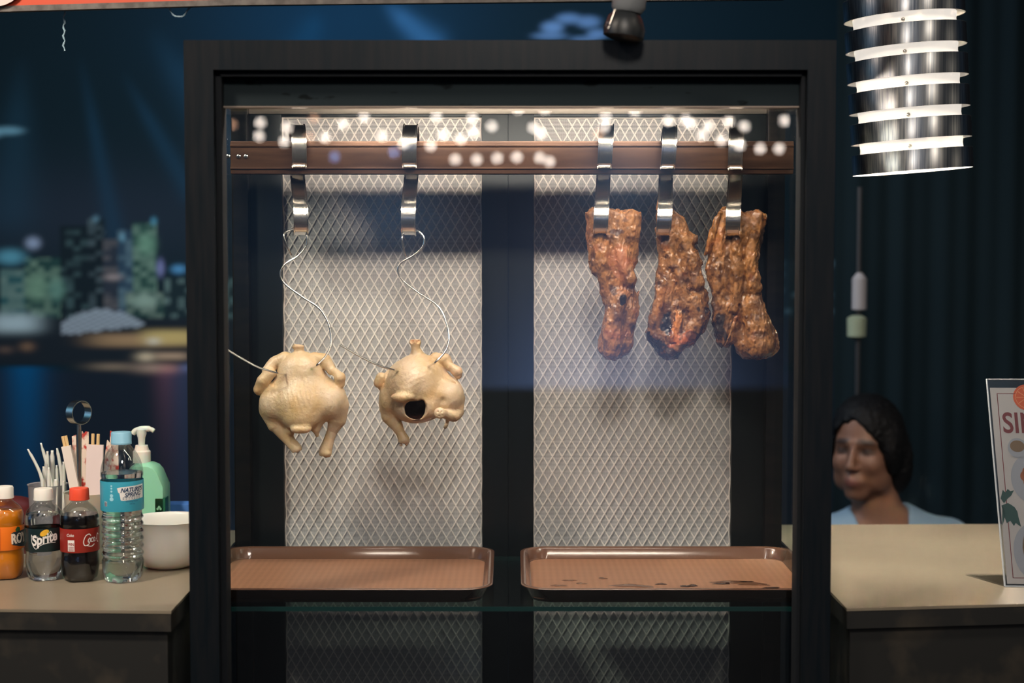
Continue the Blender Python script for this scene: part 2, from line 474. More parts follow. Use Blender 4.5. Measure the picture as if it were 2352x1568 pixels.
# ------------------------------------------------------------------ printed banner (a picture of a city by night)
def banner():
    Y = 5.3; W, H = 620, 400
    px = np.linspace(-160, 2500, W); py = np.linspace(-420, 1700, H)
    PX, PY = np.meshgrid(px, py, indexing='ij')
    C = np.zeros((W, H, 3)); C[:] = (.004, .019, .030)
    def mixc(mask, col):
        m = np.clip(mask, 0, 1)[..., None]; C[:] = C * (1 - m) + np.array(col) * m
    def g(x, y, cx, cy, sx, sy): return np.exp(-((x - cx) / sx) ** 2 - ((y - cy) / sy) ** 2)
    # blue glow at the top and low over the houses
    mixc(.7 * g(PX, PY, 800, 40, 330, 180), (.004, .060, .15))
    mixc(.4 * g(PX, PY, 1500, 60, 420, 200), (.004, .03, .06))
    mixc(.6 * g(PX, PY, 200, 500, 420, 120), (.026, .040, .07))
    # search light beams
    for (x0, y0, x1, y1, w0, w1, s, c) in [(190, 120, 270, 560, 10, 26, .42, (.012, .07, .14)), (285, 160, 440, 440, 10, 26, .42, (.012, .07, .14)),
                                           (880, 0, 990, 100, 14, 34, .9, (.04, .18, .42)), (740, 20, 700, 110, 20, 40, .45, (.006, .09, .22)),
                                           (60, 120, 30, 480, 16, 60, .3, (.02, .09, .16)), (350, 60, 520, 330, 20, 60, .3, (.02, .10, .2))]:
        ex, ey = x1 - x0, y1 - y0; l2 = ex * ex + ey * ey
        t = ((PX - x0) * ex + (PY - y0) * ey) / l2; tc = np.clip(t, 0, 1)
        d = np.sqrt((PX - x0 - ex * tc) ** 2 + (PY - y0 - ey * tc) ** 2); ww = w0 + (w1 - w0) * tc
        mixc(s * np.exp(-(d / ww) ** 2) * np.clip(tc * 2.5, 0, 1), c)
    # bright rosettes behind the top of the case
    for (x, y, a, b, s) in [(1268, 62, 26, 14, .9), (1305, 42, 30, 12, .8), (1350, 50, 28, 14, .8), (1370, 78, 24, 12, .8), (1262, 82, 40, 9, .7), (1340, 90, 34, 8, .6), (25, 300, 36, 9, .8), (-20, 306, 30, 12, .9)]:
        mixc(s * np.exp(-(((PX - x) / a) ** 2 + ((PY - y) / b) ** 2) ** 2), (.20, .42, .85) if x > 400 else (.22, .5, .66))
    # houses with lit windows
    R = np.random.default_rng(5)
    cellx = np.floor(PX / 17).astype(int); celly = np.floor(PY / 12).astype(int)
    hsh = R.random((400, 400)); hw = hsh[cellx % 400, celly % 400]; hc = hsh[(cellx * 7) % 400, (celly * 3) % 400]
    def house(x0, x1, y0, col, lit, thr, y1=730):
        m = ((PX > x0) & (PX < x1) & (PY > y0) & (PY < y1)).astype(float)
        mixc(m, col)
        wn = m * (hw > thr); mixc(wn * (.40 + .5 * hc), tuple(.6 * q for q in lit))
    K = 2.2
    house(-200, -20, 560, (.02, .07, .10), (.20, .50, .55), .3)
    house(0, 58, 620, (.03, .12, .14), (.30, .50, .46), .35)
    house(58, 145, 590, (.02, .07, .07), (.30, .52, .40), .45)
    house(140, 205, 520, (.008, .02, .03), (.10, .20, .22), .7)
    house(205, 240, 500, (.008, .02, .03), (.14, .22, .26), .72)
    house(236, 275, 548, (.03, .045, .07), (.22, .22, .24), .6)
    house(272, 310, 530, (.03, .07, .12), (.20, .36, .46), .55)
    house(308, 360, 515, (.03, .09, .08), (.30, .52, .42), .38)
    house(290, 420, 672, (.02, .06, .06), (.36, .52, .44), .42)
    house(380, 560, 640, (.012, .03, .04), (.24, .40, .40), .66)
    house(560, 2500, 600, (.010, .03, .045), (.16, .30, .40), .78)
    for (x, y, a, b, c) in [(77, 558, 17, 14, (.42, .55, .80)), (25, 590, 34, 18, (.14, .48, .66)), (222, 503, 8, 8, (.16, .34, .46)), (356, 508, 7, 9, (.10, .40, .60)),
                            (370, 615, 9, 20, (.28, .32, .66)), (412, 618, 18, 10, (.12, .42, .80)), (283, 545, 6, 10, (.2, .48, .66)), (260, 636, 22, 8, (.46, .40, .40)),
                            (85, 660, 26, 32, (.22, .42, .30)), (130, 665, 20, 26, (.16, .36, .30)), (330, 690, 36, 16, (.36, .54, .46)), (338, 560, 22, 26, (.20, .42, .30))]:
        mixc(.8 * np.exp(-(((PX - x) / a) ** 2 + ((PY - y) / b) ** 2) ** 1.5), c)
    # dark band, shell roofs, lit quay, water
    mixc(((PY > 728) & (PY < 835)).astype(float), (.012, .022, .034))
    rib = .62 + .38 * np.sin((PX + 2.4 * PY) / 3.6)
    tp = np.clip((PX - 140) / 210, 0, 1)
    top = 762 - 52 * np.sin(PI * np.clip(tp * .9 + .1, 0, 1)) ** .7; bot = 770 - 24 * tp
    m = ((PX > 140) & (PX < 350) & (PY > top) & (PY < bot)).astype(float)
    mixc(m * rib, (.50, .62, .74))
    mixc(np.exp(-((np.abs((PX - 30) / 62)) ** 3 + (np.abs((PY - 742) / 22)) ** 3)), (.50, .68, .76))
    mixc(.9 * np.exp(-((np.abs((PX - 320) / 118)) ** 4 + (np.abs((PY - 781) / 15)) ** 4)), (.50, .33, .18))
    mixc(.95 * np.exp(-((np.abs((PX - 390) / 66)) ** 4 + (np.abs((PY - 774) / 17)) ** 4)), (.72, .56, .22))
    mixc(.8 * g(PX, PY, 352, 783, 16, 7), (.9, .9, .8))
    mixc(.9 * g(PX, PY, 335, 819, 22, 9), (.95, .80, .55)); mixc(.8 * np.exp(-((np.abs((PX - 392) / 40)) ** 4 + (np.abs((PY - 817) / 8)) ** 4)), (.70, .50, .34))
    mixc(.6 * g(PX, PY, 255, 842, 52, 7), (.55, .42, .30)); mixc(.6 * g(PX, PY, 60, 796, 16, 9), (.40, .24, .14)); mixc(.4 * g(PX, PY, 10, 803, 18, 7), (.34, .22, .16))
    mixc(((PY > 850)).astype(float) * .9, (.012, .022, .040))
    mixc(.9 * g(PX, PY, 350, 845, 46, 10), (.52, .38, .30)); mixc(.7 * g(PX, PY, 385, 848, 26, 11), (.60, .28, .28)); mixc(.6 * g(PX, PY, 428, 845, 20, 9), (.20, .28, .60))
    mixc(.5 * np.exp(-((PX - 380) / 28) ** 2) * ((PY > 850) * np.exp(-(PY - 850) / 130)), (.22, .10, .16))
    mixc(.5 * np.exp(-((PX - 420) / 30) ** 2) * ((PY > 850) * np.exp(-(PY - 850) / 260)), (.07, .10, .22))
    mixc(.9 * np.exp(-((PX - 55) / 34) ** 2) * ((PY > 842) * np.exp(-(PY - 845) / 190)), (.0, .13, .36))
    mixc(.5 * np.exp(-((PX - 55) / 60) ** 2) * ((PY > 842) * np.exp(-(PY - 845) / 500)), (.0, .08, .22))
    # blue glow painted in, to show through the screens of the case
    mixc(.9 * g(PX, PY, 1080, 1540, 60, 60), (.02, .16, .50))
    for (x, y, a, b) in [(900, 500, 120, 70), (1390, 1060, 90, 230), (760, 1230, 130, 40), (1300, 640, 120, 60)]:
        mixc(.8 * g(PX, PY, x, y, a, b), (.22, .42, .80))
    V = np.stack([(PX - 1176) / FPX * Y, np.full(PX.shape, Y) + .006 * np.sin(PX / 90.) , CZ + Y * np.tan(np.arctan((784 - PY) / FPX) - TH)], -1).reshape(-1, 3)
    I = np.arange(W * H).reshape(W, H)
    Fq = np.stack([I[:-1, :-1], I[1:, :-1], I[1:, 1:], I[:-1, 1:]], -1).reshape(-1, 4)
    m = mat('printed_vinyl', rough=.75); vcol(m); m.node_tree.nodes['Principled BSDF'].inputs['Specular IOR Level'].default_value = .15
    loc = at(1176, 1500, Y)
    o = mk('banner', V, Fq[:, ::-1], m, loc=loc, cols=C.reshape(-1, 3))
    tag(o, 'large dark blue printed banner of a lit city skyline by the water at night', 'banner')
banner()

# dark curtain behind the right counter
def curtain():
    Y = 4.3; n = 260; xs = np.linspace(xat(1915, Y), xat(2700, Y), n); zs = np.linspace(.15, 2.7, 24)
    X, Z = np.meshgrid(xs, zs, indexing='ij')
    D = .006 * np.sin(X * 44 + .8 * np.sin(X * 17)) + .003 * np.sin(X * 101 + 1)
    V = np.stack([X, Y + D * (1 + .15 * np.sin(Z * 3)), Z], -1).reshape(-1, 3)
    I = np.arange(n * 24).reshape(n, 24)
    Fq = np.stack([I[:-1, :-1], I[1:, :-1], I[1:, 1:], I[:-1, 1:]], -1).reshape(-1, 4)
    m = mat('dark_curtain_cloth', (.010, .020, .026), .95, spec=.1)
    o = mk('curtain', V, Fq, m, loc=(xs.mean(), Y, .15))
    tag(o, 'dark blue pleated curtain hanging behind the seated person', 'curtain')
curtain()

# ================================================================== display case
ZT = 2.0
YF, YF2 = 2.16, 2.205            # front frame
YB, YB2 = 2.64, 2.675            # back frame
YP = 2.212                       # front pane
ZS = CZ - .507                   # shelf top
case = empty('display_case', (0, 2.4, 0), 'tall dark metal and glass food display case with a lit inside, between the two counters', 'display case')
zt = zat(92, YF); xl0, xl1 = xat(427, YF, 600), xat(494, YF, 600); xr1, xr0 = xat(1916, YF, 600), xat(1851, YF, 600)
zin = zat(160, YF)
# outer frame: posts and head with mitred corners
def prism_y(mb, pts, y0, y1):
    n = len(pts)
    mb.add([(p[0], y0, p[1]) for p in pts] + [(p[0], y1, p[1]) for p in pts],
           [list(range(n)), list(range(n, 2 * n))[::-1]] + [[i, n + i, n + (i + 1) % n, (i + 1) % n] for i in range(n)])
for (a, b) in ((xl0, xl1), (xr1, xr0)):
    mb = MB(); prism_y(mb, [(a, 0), (b, 0), (b, zin), (a, zt)], YF, YF2)
    mb.build('post', M['frame'], case, smooth=False)
mb = MB(); prism_y(mb, [(xl0, zt), (xl1, zin), (xr0, zin), (xr1, zt)], YF, YF2); mb.build('head_beam', M['frame'], case, smooth=False)
# inner bead, set a little back
bi0, bi1 = xat(515, YF + .02, 600), xat(1834, YF + .02, 600); zb = zat(178, YF + .02)
mb = MB()
mb.box((xl1, YF + .014, 0), (bi0, YF2 + .004, zin), .002); mb.box((bi1, YF + .014, 0), (xr0, YF2 + .004, zin), .002)
mb.box((bi0 - .001, YF + .010, zb), (bi1 + .001, YF2, zin), .002)
mb.build('glazing_bead', mat('dull_black_bead', (.010, .012, .015), .75, spec=.15), case)
# fascia panel above the opening
zf = zat(245, YF + .03)
mb = MB(); mb.box((bi0, YF + .028, zf), (bi1, YF + .040, zb), .001); mb.build('fascia_panel', M['fascia'], case, smooth=False)
mb = MB(); mb.box((bi0, YF + .026, zf - .0015), (bi1, YF + .043, zf + .0005)); mb.build('fascia_lip', mat('lip', (.45, .36, .28), .3, .8), case, smooth=False)
# front glass
mb = MB(); mb.box((bi0, YP, .35), (bi1, YP + .004, zf + .03)); mb.build('front_pane', M['pane'], case, smooth=False)
# side glass and top
sx = .4555
for s in (-1, 1):
    MB().box((s * (sx - .003), YF2 + .006, .3), (s * sx, YB + .01, zt - .05)).build('side_pane', M['sidepane'], case, smooth=False)
zc = zt - .008
MB().box((xl0 + .002, YF2, zc), (xr1 - .002, YB2, zt)).build('top_panel', M['innerframe'], case, smooth=False)
MB().box((xl0 + .01, YF2, .02), (xr1 - .01, YB2, .34)).build('base_panel', M['black'], case, smooth=False)
# rear posts
xb0, xb1 = xat(540, YB), xat(1795, YB)
for (a, b) in ((xb0, xat(577, YB)), (xat(1756, YB), xb1)):
    MB().box((a, YB - .02, .0), (b, YB2, zc), .002).build('rear_post', M['innerframe'], case)
MB().box((xat(577, YB), YB - .004, zat(262, YB)), (xat(1756, YB), YB2, zc), .002).build('rear_head', mat('rear_head_metal', (.20, .18, .155), .42, .6), case)
# rear doors: stiles, woven screen, lattice
M['screen'] = None
def screen_mat():
    m = bpy.data.materials.new('woven_screen'); m.use_nodes = True; nt = m.node_tree; nt.nodes.clear()
    out = nt.nodes.new('ShaderNodeOutputMaterial'); g = nt.nodes.new('ShaderNodeNewGeometry'); sp = nt.nodes.new('ShaderNodeSeparateXYZ')
    nt.links.new(g.outputs['Position'], sp.inputs[0])
    def wave(sock, freq):
        a = nt.nodes.new('ShaderNodeMath'); a.operation = 'MULTIPLY'; a.inputs[1].default_value = freq * 2 * PI; nt.links.new(sock, a.inputs[0])
        s = nt.nodes.new('ShaderNodeMath'); s.operation = 'SINE'; nt.links.new(a.outputs[0], s.inputs[0])
        q = nt.nodes.new('ShaderNodeMath'); q.operation = 'MULTIPLY_ADD'; q.inputs[1].default_value = .5; q.inputs[2].default_value = .5; nt.links.new(s.outputs[0], q.inputs[0]); return q.outputs[0]
    wz = wave(sp.outputs['Z'], 430); wx = wave(sp.outputs['X'], 300)
    mx = nt.nodes.new('ShaderNodeMath'); mx.operation = 'MULTIPLY_ADD'; mx.inputs[1].default_value = .25; nt.links.new(wx, mx.inputs[0]); nt.links.new(wz, mx.inputs[2])
    rp = nt.nodes.new('ShaderNodeValToRGB'); rp.color_ramp.elements[0].position = .35; rp.color_ramp.elements[1].position = .75
    rp.color_ramp.elements[0].color = (.24, .25, .27, 1); rp.color_ramp.elements[1].color = (.62, .615, .61, 1); nt.links.new(mx.outputs[0], rp.inputs[0])
    df = nt.nodes.new('ShaderNodeBsdfDiffuse'); nt.links.new(rp.outputs[0], df.inputs[0])
    tr = nt.nodes.new('ShaderNodeBsdfTransparent')
    fac = nt.nodes.new('ShaderNodeMapRange'); fac.inputs[1].default_value = .2; fac.inputs[2].default_value = .8; fac.inputs[3].default_value = .62; fac.inputs[4].default_value = .97
    nt.links.new(mx.outputs[0], fac.inputs[0])
    ms = nt.nodes.new('ShaderNodeMixShader'); nt.links.new(fac.outputs[0], ms.inputs[0]); nt.links.new(tr.outputs[0], ms.inputs[1]); nt.links.new(df.outputs[0], ms.inputs[2])
    nt.links.new(ms.outputs[0], out.inputs[0]); return m
M['screen'] = screen_mat()
M['lattice'] = mat('lattice_metal', (.80, .76, .71), .5, .1)
def clip(x0, z0, dx, dz, a, b, c, d):
    t0, t1 = -1e9, 1e9
    for p, q, lo, hi in ((x0, dx, a, b), (z0, dz, c, d)):
        u, v = (lo - p) / q, (hi - p) / q
        if u > v: u, v = v, u
        t0, t1 = max(t0, u), min(t1, v)
    return (t0, t1) if t1 > t0 else None
def rear_door(pa, pb, ma, mb_, group=None):
    zd0, zd1 = .36, zat(262, YB)
    d = MB()
    y0, y1 = YB + .001, YB + .022
    xa, xb, xm0, xm1 = xat(pa, YB), xat(pb, YB), xat(ma, YB), xat(mb_, YB)
    zm1 = zat(268, YB); zm0 = .42
    d.box((xa, y0, zd0), (xm0, y1, zd1), .002); d.box((xm1, y0, zd0), (xb, y1, zd1), .002)
    d.box((xm0, y0, zd0), (xm1, y1, zm0), .002); d.box((xm0, y0, zm1), (xm1, y1, zd1), .001)
    dr = d.build('rear_door', M['doorframe'], case)
    MB().box((xm0 - .004, YB + .014, zm0), (xm1 + .004, YB + .016, zm1)).build('screen', M['screen'], dr, smooth=False)
    l = MB(); pw, ph = .0166, .0287; hw = .00095
    for sgn in (1, -1):
        k = -40
        while k < 160:
            x0 = xm0 + k * pw
            dx, dz = sgn * pw, ph
            r = clip(x0 if sgn > 0 else x0, zm0, dx, dz, xm0, xm1, zm0, zm1)
            if r and r[1] - r[0] > .05:
                p = Vector((x0 + dx * r[0], 0, zm0 + dz * r[0])); q = Vector((x0 + dx * r[1], 0, zm0 + dz * r[1]))
                n_ = Vector((-(q - p).z, 0, (q - p).x)).normalized() * hw; ya = YB + (.0117 if sgn > 0 else .0122); yb = YB + .0138
                l.add([(p + n_) + Vector((0, ya, 0)), (p - n_) + Vector((0, ya, 0)), (q - n_) + Vector((0, ya, 0)), (q + n_) + Vector((0, ya, 0)),
                       (p + n_) + Vector((0, yb, 0)), (p - n_) + Vector((0, yb, 0)), (q - n_) + Vector((0, yb, 0)), (q + n_) + Vector((0, yb, 0))],
                      [(0, 1, 2, 3), (7, 6, 5, 4), (0, 4, 5, 1), (3, 2, 6, 7), (1, 5, 6, 2), (0, 3, 7, 4)])
            k += 1
    # selvedge wires of the lattice
    for x in (xm0 + .001, xm1 - .001): l.tube([(x + .0012 * math.sin(i * 1.4), YB + .010, zm0 + (zm1 - zm0) * i / 90) for i in range(91)], .0013, 6)
    l.tube([(xm0, YB + .010, zm1 - .001), (xm1, YB + .010, zm1 - .001)], .0014, 6)
    l.build('lattice', M['lattice'], dr, smooth=False)
M['doorframe'] = mat('door_frame_metal', (.006, .010, .012), .34, .5)
rear_door(577, 1167, 650, 1107); rear_door(1167.2, 1756, 1226, 1682)
# hanging rail
YR = 2.47
zr1, zr0 = zat(324, YR - .016), zat(399, YR - .016)
MB().box((-sx + .004, YR - .016, zr0), (sx - .004, YR + .014, zr1), .002).build('hanging_rail', M['rail'], case)
mb = MB(); 
for zz in (zr1 - .0075, zr0 + .009): mb.box((-sx + .004, YR - .0185, zz - .0015), (sx - .004, YR - .0155, zz + .0015), .0006)
mb.build('rail_bead', M['rail'], case)
mb = MB()
for px in (508, 524, 548, 565):
    p = at(px, 359, YR - .017); mb.lathe([(.0034, 0), (.0034, .0012), (.002, .002)], p, 12, rot=Matrix.Rotation(PI / 2, 3, 'X'))
mb.build('rivet', M['steel'], case)
# lamp tube behind the fascia
tl = MB(); tl.tube([(-.36, YF + .075, zf + .068), (.36, YF + .075, zf + .068)], .011, 14)
tl.build('lamp_tube', glow('tube_glow', (1.0, .86, .71), 78), case)
MB().box((-.39, YF + .05, zf + .080), (.39, YF + .10, zc - .001), .002).build('lamp_housing', M['white'], case)
# glass shelf
ys0, ys1 = YP + .008, 2.60
MB().box((-sx + .004, ys0, ZS - .007), (sx - .004, ys1, ZS)).build('shelf_pane', M['shelfglass'], case, smooth=False)
mb = MB(); mb.box((-sx + .004, ys0 - .0012, ZS - .0072), (sx - .004, ys0 - .0002, ZS - .0006)); mb.box((-sx + .004, ys1 + .0002, ZS - .0072), (sx - .004, ys1 + .001, ZS - .0006))
mb.build('shelf_edge', M['glassedge'], case, smooth=False)
MB().box((-sx + .004, YF2 + .001, ZS - .020), (sx - .004, YP + .0, ZS - .0085)).build('shelf_support', M['black'], case, smooth=False) if False else None
for s in (-1, 1):
    MB().box((s * (sx - .004) - (.012 if s > 0 else 0), ys0, ZS - .018), (s * (sx - .004) + (0 if s > 0 else .012), ys1, ZS - .0075), .001).build('shelf_bracket', M['black'], case)

# ------------------------------------------------------------------ trays
M['tray'] = mat('brown_tray_plastic', (.13, .062, .038), .2, coat=.6, coatr=.12)
def tray_mat(stain):
    m = mat('tray_floor_plastic', (.33, .17, .10), .42)
    nt = m.node_tree; t = nt.nodes.new('ShaderNodeTexCoord'); ck = nt.nodes.new('ShaderNodeTexChecker'); mp = nt.nodes.new('ShaderNodeMapping')
    mp.inputs['Rotation'].default_value = (0, 0, PI / 4); mp.inputs['Scale'].default_value = (1, 1, 0); nt.links.new(t.outputs['Object'], mp.inputs[0]); nt.links.new(mp.outputs[0], ck.inputs[0])
    ck.inputs['Scale'].default_value = 130; ck.inputs['Color1'].default_value = (.33, .165, .097, 1); ck.inputs['Color2'].default_value = (.265, .130, .076, 1)
    b = nt.nodes.new('ShaderNodeBump'); b.inputs['Strength'].default_value = .25; b.inputs['Distance'].default_value = .0006
    nt.links.new(ck.outputs['Fac'], b.inputs['Height']); nt.links.new(b.outputs[0], nt.nodes['Principled BSDF'].inputs['Normal'])
    nt.links.new(ck.outputs['Color'], nt.nodes['Principled BSDF'].inputs['Base Color'])
    return m
def rrect(cx, cy, hx, hy, r, n=8):
    out = []
    for (sx_, sy_, a0) in ((1, 1, 0), (-1, 1, PI / 2), (-1, -1, PI), (1, -1, 1.5 * PI)):
        for i in range(n + 1):
            a = a0 + PI / 2 * i / n
            out.append((cx + sx_ * (hx - r) + r * math.cos(a), cy + sy_ * (hy - r) + r * math.sin(a)))
    return out
def tray(cx, cy, rz, label):
    t = empty('serving_tray', (cx, cy, ZS), label, 'tray', 'brown trays on the glass shelf of the case')
    hx, hy = .228, .171; lay = [(hx - .017, hy - .017, .030, .0045, 'in'), (hx - .014, hy - .014, .032, .0052, ''), (hx - .009, hy - .009, .038, .0210, ''), (hx - .006, hy - .006, .041, .0238, ''), (hx - .001, hy - .001, .045, .0238, ''),
                                (hx, hy, .046, .0226, ''), (hx - .002, hy - .002, .044, .0212, ''), (hx - .006, hy - .006, .040, .0195, ''), (hx - .016, hy - .016, .032, .0008, ''), (hx - .020, hy - .020, .030, .0002, '')]
    mb = MB(); vs = []; cr, sr = math.cos(rz), math.sin(rz)
    for (a, b, r, z, _) in lay:
        for (x, y) in rrect(0, 0, a, b, r): vs.append((cx + x * cr - y * sr, cy + x * sr + y * cr, ZS + z))
    n = 36; k = len(lay)
    fs = [[i * n + j, (i + 1) * n + j, (i + 1) * n + (j + 1) % n, i * n + (j + 1) % n] for i in range(k - 1) for j in range(n)]
    fs.append([(k - 1) * n + j for j in range(n)])
    mb.add(vs, [f[::-1] for f in fs]); mb.build('rim', M['tray'], t, auto=60)
    mb = MB(); pts = [(cx + x * cr - y * sr, cy + x * sr + y * cr) for x, y in rrect(0, 0, hx - .0165, hy - .0165, .030)]
    mb.poly(pts, ZS + .0030, ZS + .0046); mb.build('tray_floor', tray_mat(False), t, smooth=False)
    return t
TY = 2.228 + .171
tray(xat(1131, 2.26) - .228, TY, 0.0, 'clean brown tray on the left under the two pale chickens')
tr_ = tray(xat(1197, 2.26) + .228, TY, 0.0, 'brown tray with dark sauce drips on the right under the roasted meat')
# sauce drips and smears
def puddle(px, py, rx, ry, seed, m, parent, h=.0009):
    c = atz(px, py, ZS + .0046); R_ = random.Random(seed); n = 26; mb = MB(); ring = []
    ph = [R_.uniform(0, 6.28) for _ in range(4)]
    for i in range(n):
        a = 2 * PI * i / n; q = 1 + .22 * math.sin(2 * a + ph[0]) + .16 * math.sin(3 * a + ph[1]) + .12 * math.sin(5 * a + ph[2])
        ring.append((c.x + rx * q * math.cos(a), c.y + ry * q * math.sin(a)))
    vs = [(x, y, c.z + .0001) for x, y in ring] + [(c.x + (x - c.x) * .75, c.y + (y - c.y) * .75, c.z + h) for x, y in ring] + [(c.x, c.y, c.z + h)]
    fs = [[i, (i + 1) % n, n + (i + 1) % n, n + i] for i in range(n)] + [[n + i, n + (i + 1) % n, 2 * n] for i in range(n)]
    mb.add(vs, fs); return mb
M['sauce'] = mat('dark_sauce', (.030, .010, .006), .12, coat=.6)
M['smear'] = mat('thin_sauce_smear', (.14, .062, .032), .2, coat=.4)
for i, (px, py, rx, ry, big) in enumerate([(1518, 1341, .0075, .007, 1), (1578, 1346, .010, .007, 1), (1592, 1344, .007, .006, 1), (1772, 1350, .016, .006, 1), (1282, 1345, .012, .006, 0), (1308, 1333, .010, .005, 0),
                                           (1335, 1340, .008, .005, 0), (1384, 1328, .007, .006, 0), (1450, 1345, .030, .012, 0), (1690, 1337, .034, .012, 0), (1735, 1342, .020, .010, 0), (1660, 1340, .012, .008, 1), (1712, 1336, .012, .005, 1)]):
    s_ = puddle(px, py, rx, ry, i + 3, None, None).build('sauce_drip' if big else 'sauce_smear', M['sauce'] if big else M['smear'], tr_)

# ------------------------------------------------------------------ counters
def counter(pts, label, kk):
    zc_ = .95
    P = [atz(px, py, zc_) for px, py in pts]
    c = sum(P, Vector((0, 0, 0))) / len(P)
    t = empty('counter', (c.x, c.y, 0), label, 'counter', None)
    xy = [(p.x, p.y) for p in P]
    MB().poly(xy, zc_ - .004, zc_).build('worktop', M['counter'], t, smooth=False)
    MB().poly([(c.x + (x - c.x) * .998, c.y + (y - c.y) * .998) for x, y in xy], zc_ - .030, zc_ - .0042).build('worktop_edge', M['counterside'], t, smooth=False)
    MB().poly([(c.x + (x - c.x) * .975, c.y + (y - c.y) * .975) for x, y in xy], 0, zc_ - .0302).build('counter_body', M['counterside'], t, smooth=False)
    return t
counter([(-420, 1394), (393, 1403), (563, 1218), (-260, 1212)], 'left beige topped counter carrying the drink bottles and condiments', 0)
counter([(1945, 1397), (2700, 1377), (2500, 1202), (1760, 1205)], 'right beige topped counter in front of the seated person', 1)

# ------------------------------------------------------------------ S hooks
def s_hook(px, pyt, yaw, label, lean=0.0):
    """ribbon hook over the rail: profile in depth / height"""
    zt_ = zat(pyt, YR - .02)
    P = [(-.026, -.064), (-.036, -.058), (-.041, -.040), (-.040, -.020), (-.028, -.003), (-.006, .004), (.018, -.002), (.030, -.020), (.030, -.050), (.022, -.072), (.004, -.092), (-.020, -.112),
         (-.036, -.132), (-.038, -.152), (-.028, -.167), (-.012, -.172), (.002, -.166), (.010, -.152)]
    P = [(v.x, v.y) for v in spline([(a, b, 0) for a, b in P], 5)]
    hw = .0116; prof = [(-hw, .0024), (-hw, -.0024), (-hw + .0018, -.0024), (-hw + .0026, -.0005), (hw - .0026, -.0005), (hw - .0018, -.0024), (hw, -.0024), (hw, .0024), (hw - .0018, .0024), (hw - .0026, .0005), (-hw + .0026, .0005), (-hw + .0018, .0024)]
    c = Vector((xat(px, YR - .03, pyt), YR, zt_)); vs = []; n = len(P)
    cy, sy = math.cos(yaw), math.sin(yaw)
    for i, (y, z) in enumerate(P):
        a = Vector(P[max(i - 1, 0)]); b = Vector(P[min(i + 1, n - 1)]); t = (b - a).normalized()
        nrm = Vector((-t.y, t.x))      # points to the concave side of the upper bow (side away from the camera)
        tp = 1.0 if i < n - 8 else 1 - .07 * (i - (n - 8))
        for (wx, wn) in prof:
            # lips stand outwards, towards the viewer
            q = Vector((wx * tp, y - nrm.x * (-wn) * -1, z - nrm.y * (-wn) * -1))
            x = q.x + lean * (-z)
            vs.append((c.x + x * cy - q.y * sy, c.y + x * sy + q.y * cy, c.z + q.z))
    m = len(prof)
    fs = [[i * m + k, (i + 1) * m + k, (i + 1) * m + (k + 1) % m, i * m + (k + 1) % m] for i in range(n - 1) for k in range(m)]
    fs += [list(range(m)), [(n - 1) * m + k for k in range(m)][::-1]]
    o = mk('s_hook', vs, fs, M['steel'], loc=c, auto=50)
    tag(o, label, 'hook', 'steel S hooks over the rail')
    return c
hooks = [s_hook(676, 291, .20, 'wide steel S hook at the left end of the rail, holding the left chicken', 0.02),
         s_hook(942, 291, .0, 'wide steel S hook holding the right chicken by its wire', -.02),
         s_hook(1396, 292, -.05, 'wide steel S hook holding the slab of meat nearest the middle', -.06),
         s_hook(1542, 294, -.06, 'wide steel S hook holding the charred middle slab of meat', -.06),
         s_hook(1699, 296, -.16, 'wide steel S hook at the right end of the rail, holding the last slab', -.03)]

# ------------------------------------------------------------------ poultry wires
def wire_hook(pts, label, Y=2.452):
    P = spline([at(a, b, Y) + Vector((0, d, 0)) for a, b, d in pts], 8)
    o = MB().tube(P, .00165, 8).build('wire_hook', M['wire'], loc=P[0]); tag(o, label, 'hook', 'wires through the chickens')
wire_hook([(667, 585, .010), (660, 565, .0), (653, 545, -.004), (656, 533, 0), (668, 527, .006), (680, 521, .009), (694, 526, .004), (705, 543, 0), (703, 565, 0), (684, 588, 0), (656, 606, 0), (644, 628, 0), (655, 652, 0), (695, 682, 0), (733, 708, 0),
           (755, 742, -.004), (763, 785, -.010), (752, 815, -.020), (735, 834, -.029), (728, 839, -.018), (712, 846, .004), (690, 850, .010), (662, 856, .004), (650, 857, -.010), (640, 853, -.027), (600, 839, -.034), (560, 817, -.036), (525, 795, -.038)],
          'bent steel wire hook stuck through the left chicken')
wire_hook([(931, 588, .010), (926, 566, 0), (924, 548, -.004), (927, 538, 0), (938, 532, .006), (948, 528, .009), (962, 532, .004), (974, 546, 0), (971, 566, 0), (952, 585, 0), (922, 603, 0), (914, 620, 0), (924, 642, 0), (960, 671, 0), (1003, 700, 0),
           (1022, 730, -.004), (1032, 772, -.010), (1025, 803, -.020), (1003, 828, -.028), (996, 834, -.016), (975, 845, .004), (950, 852, .008), (925, 854, 0), (913, 850, -.012), (905, 846, -.026), (872, 835, -.032), (828, 813, -.034), (786, 788, -.036)],
          'bent steel wire hook stuck through the right chicken')
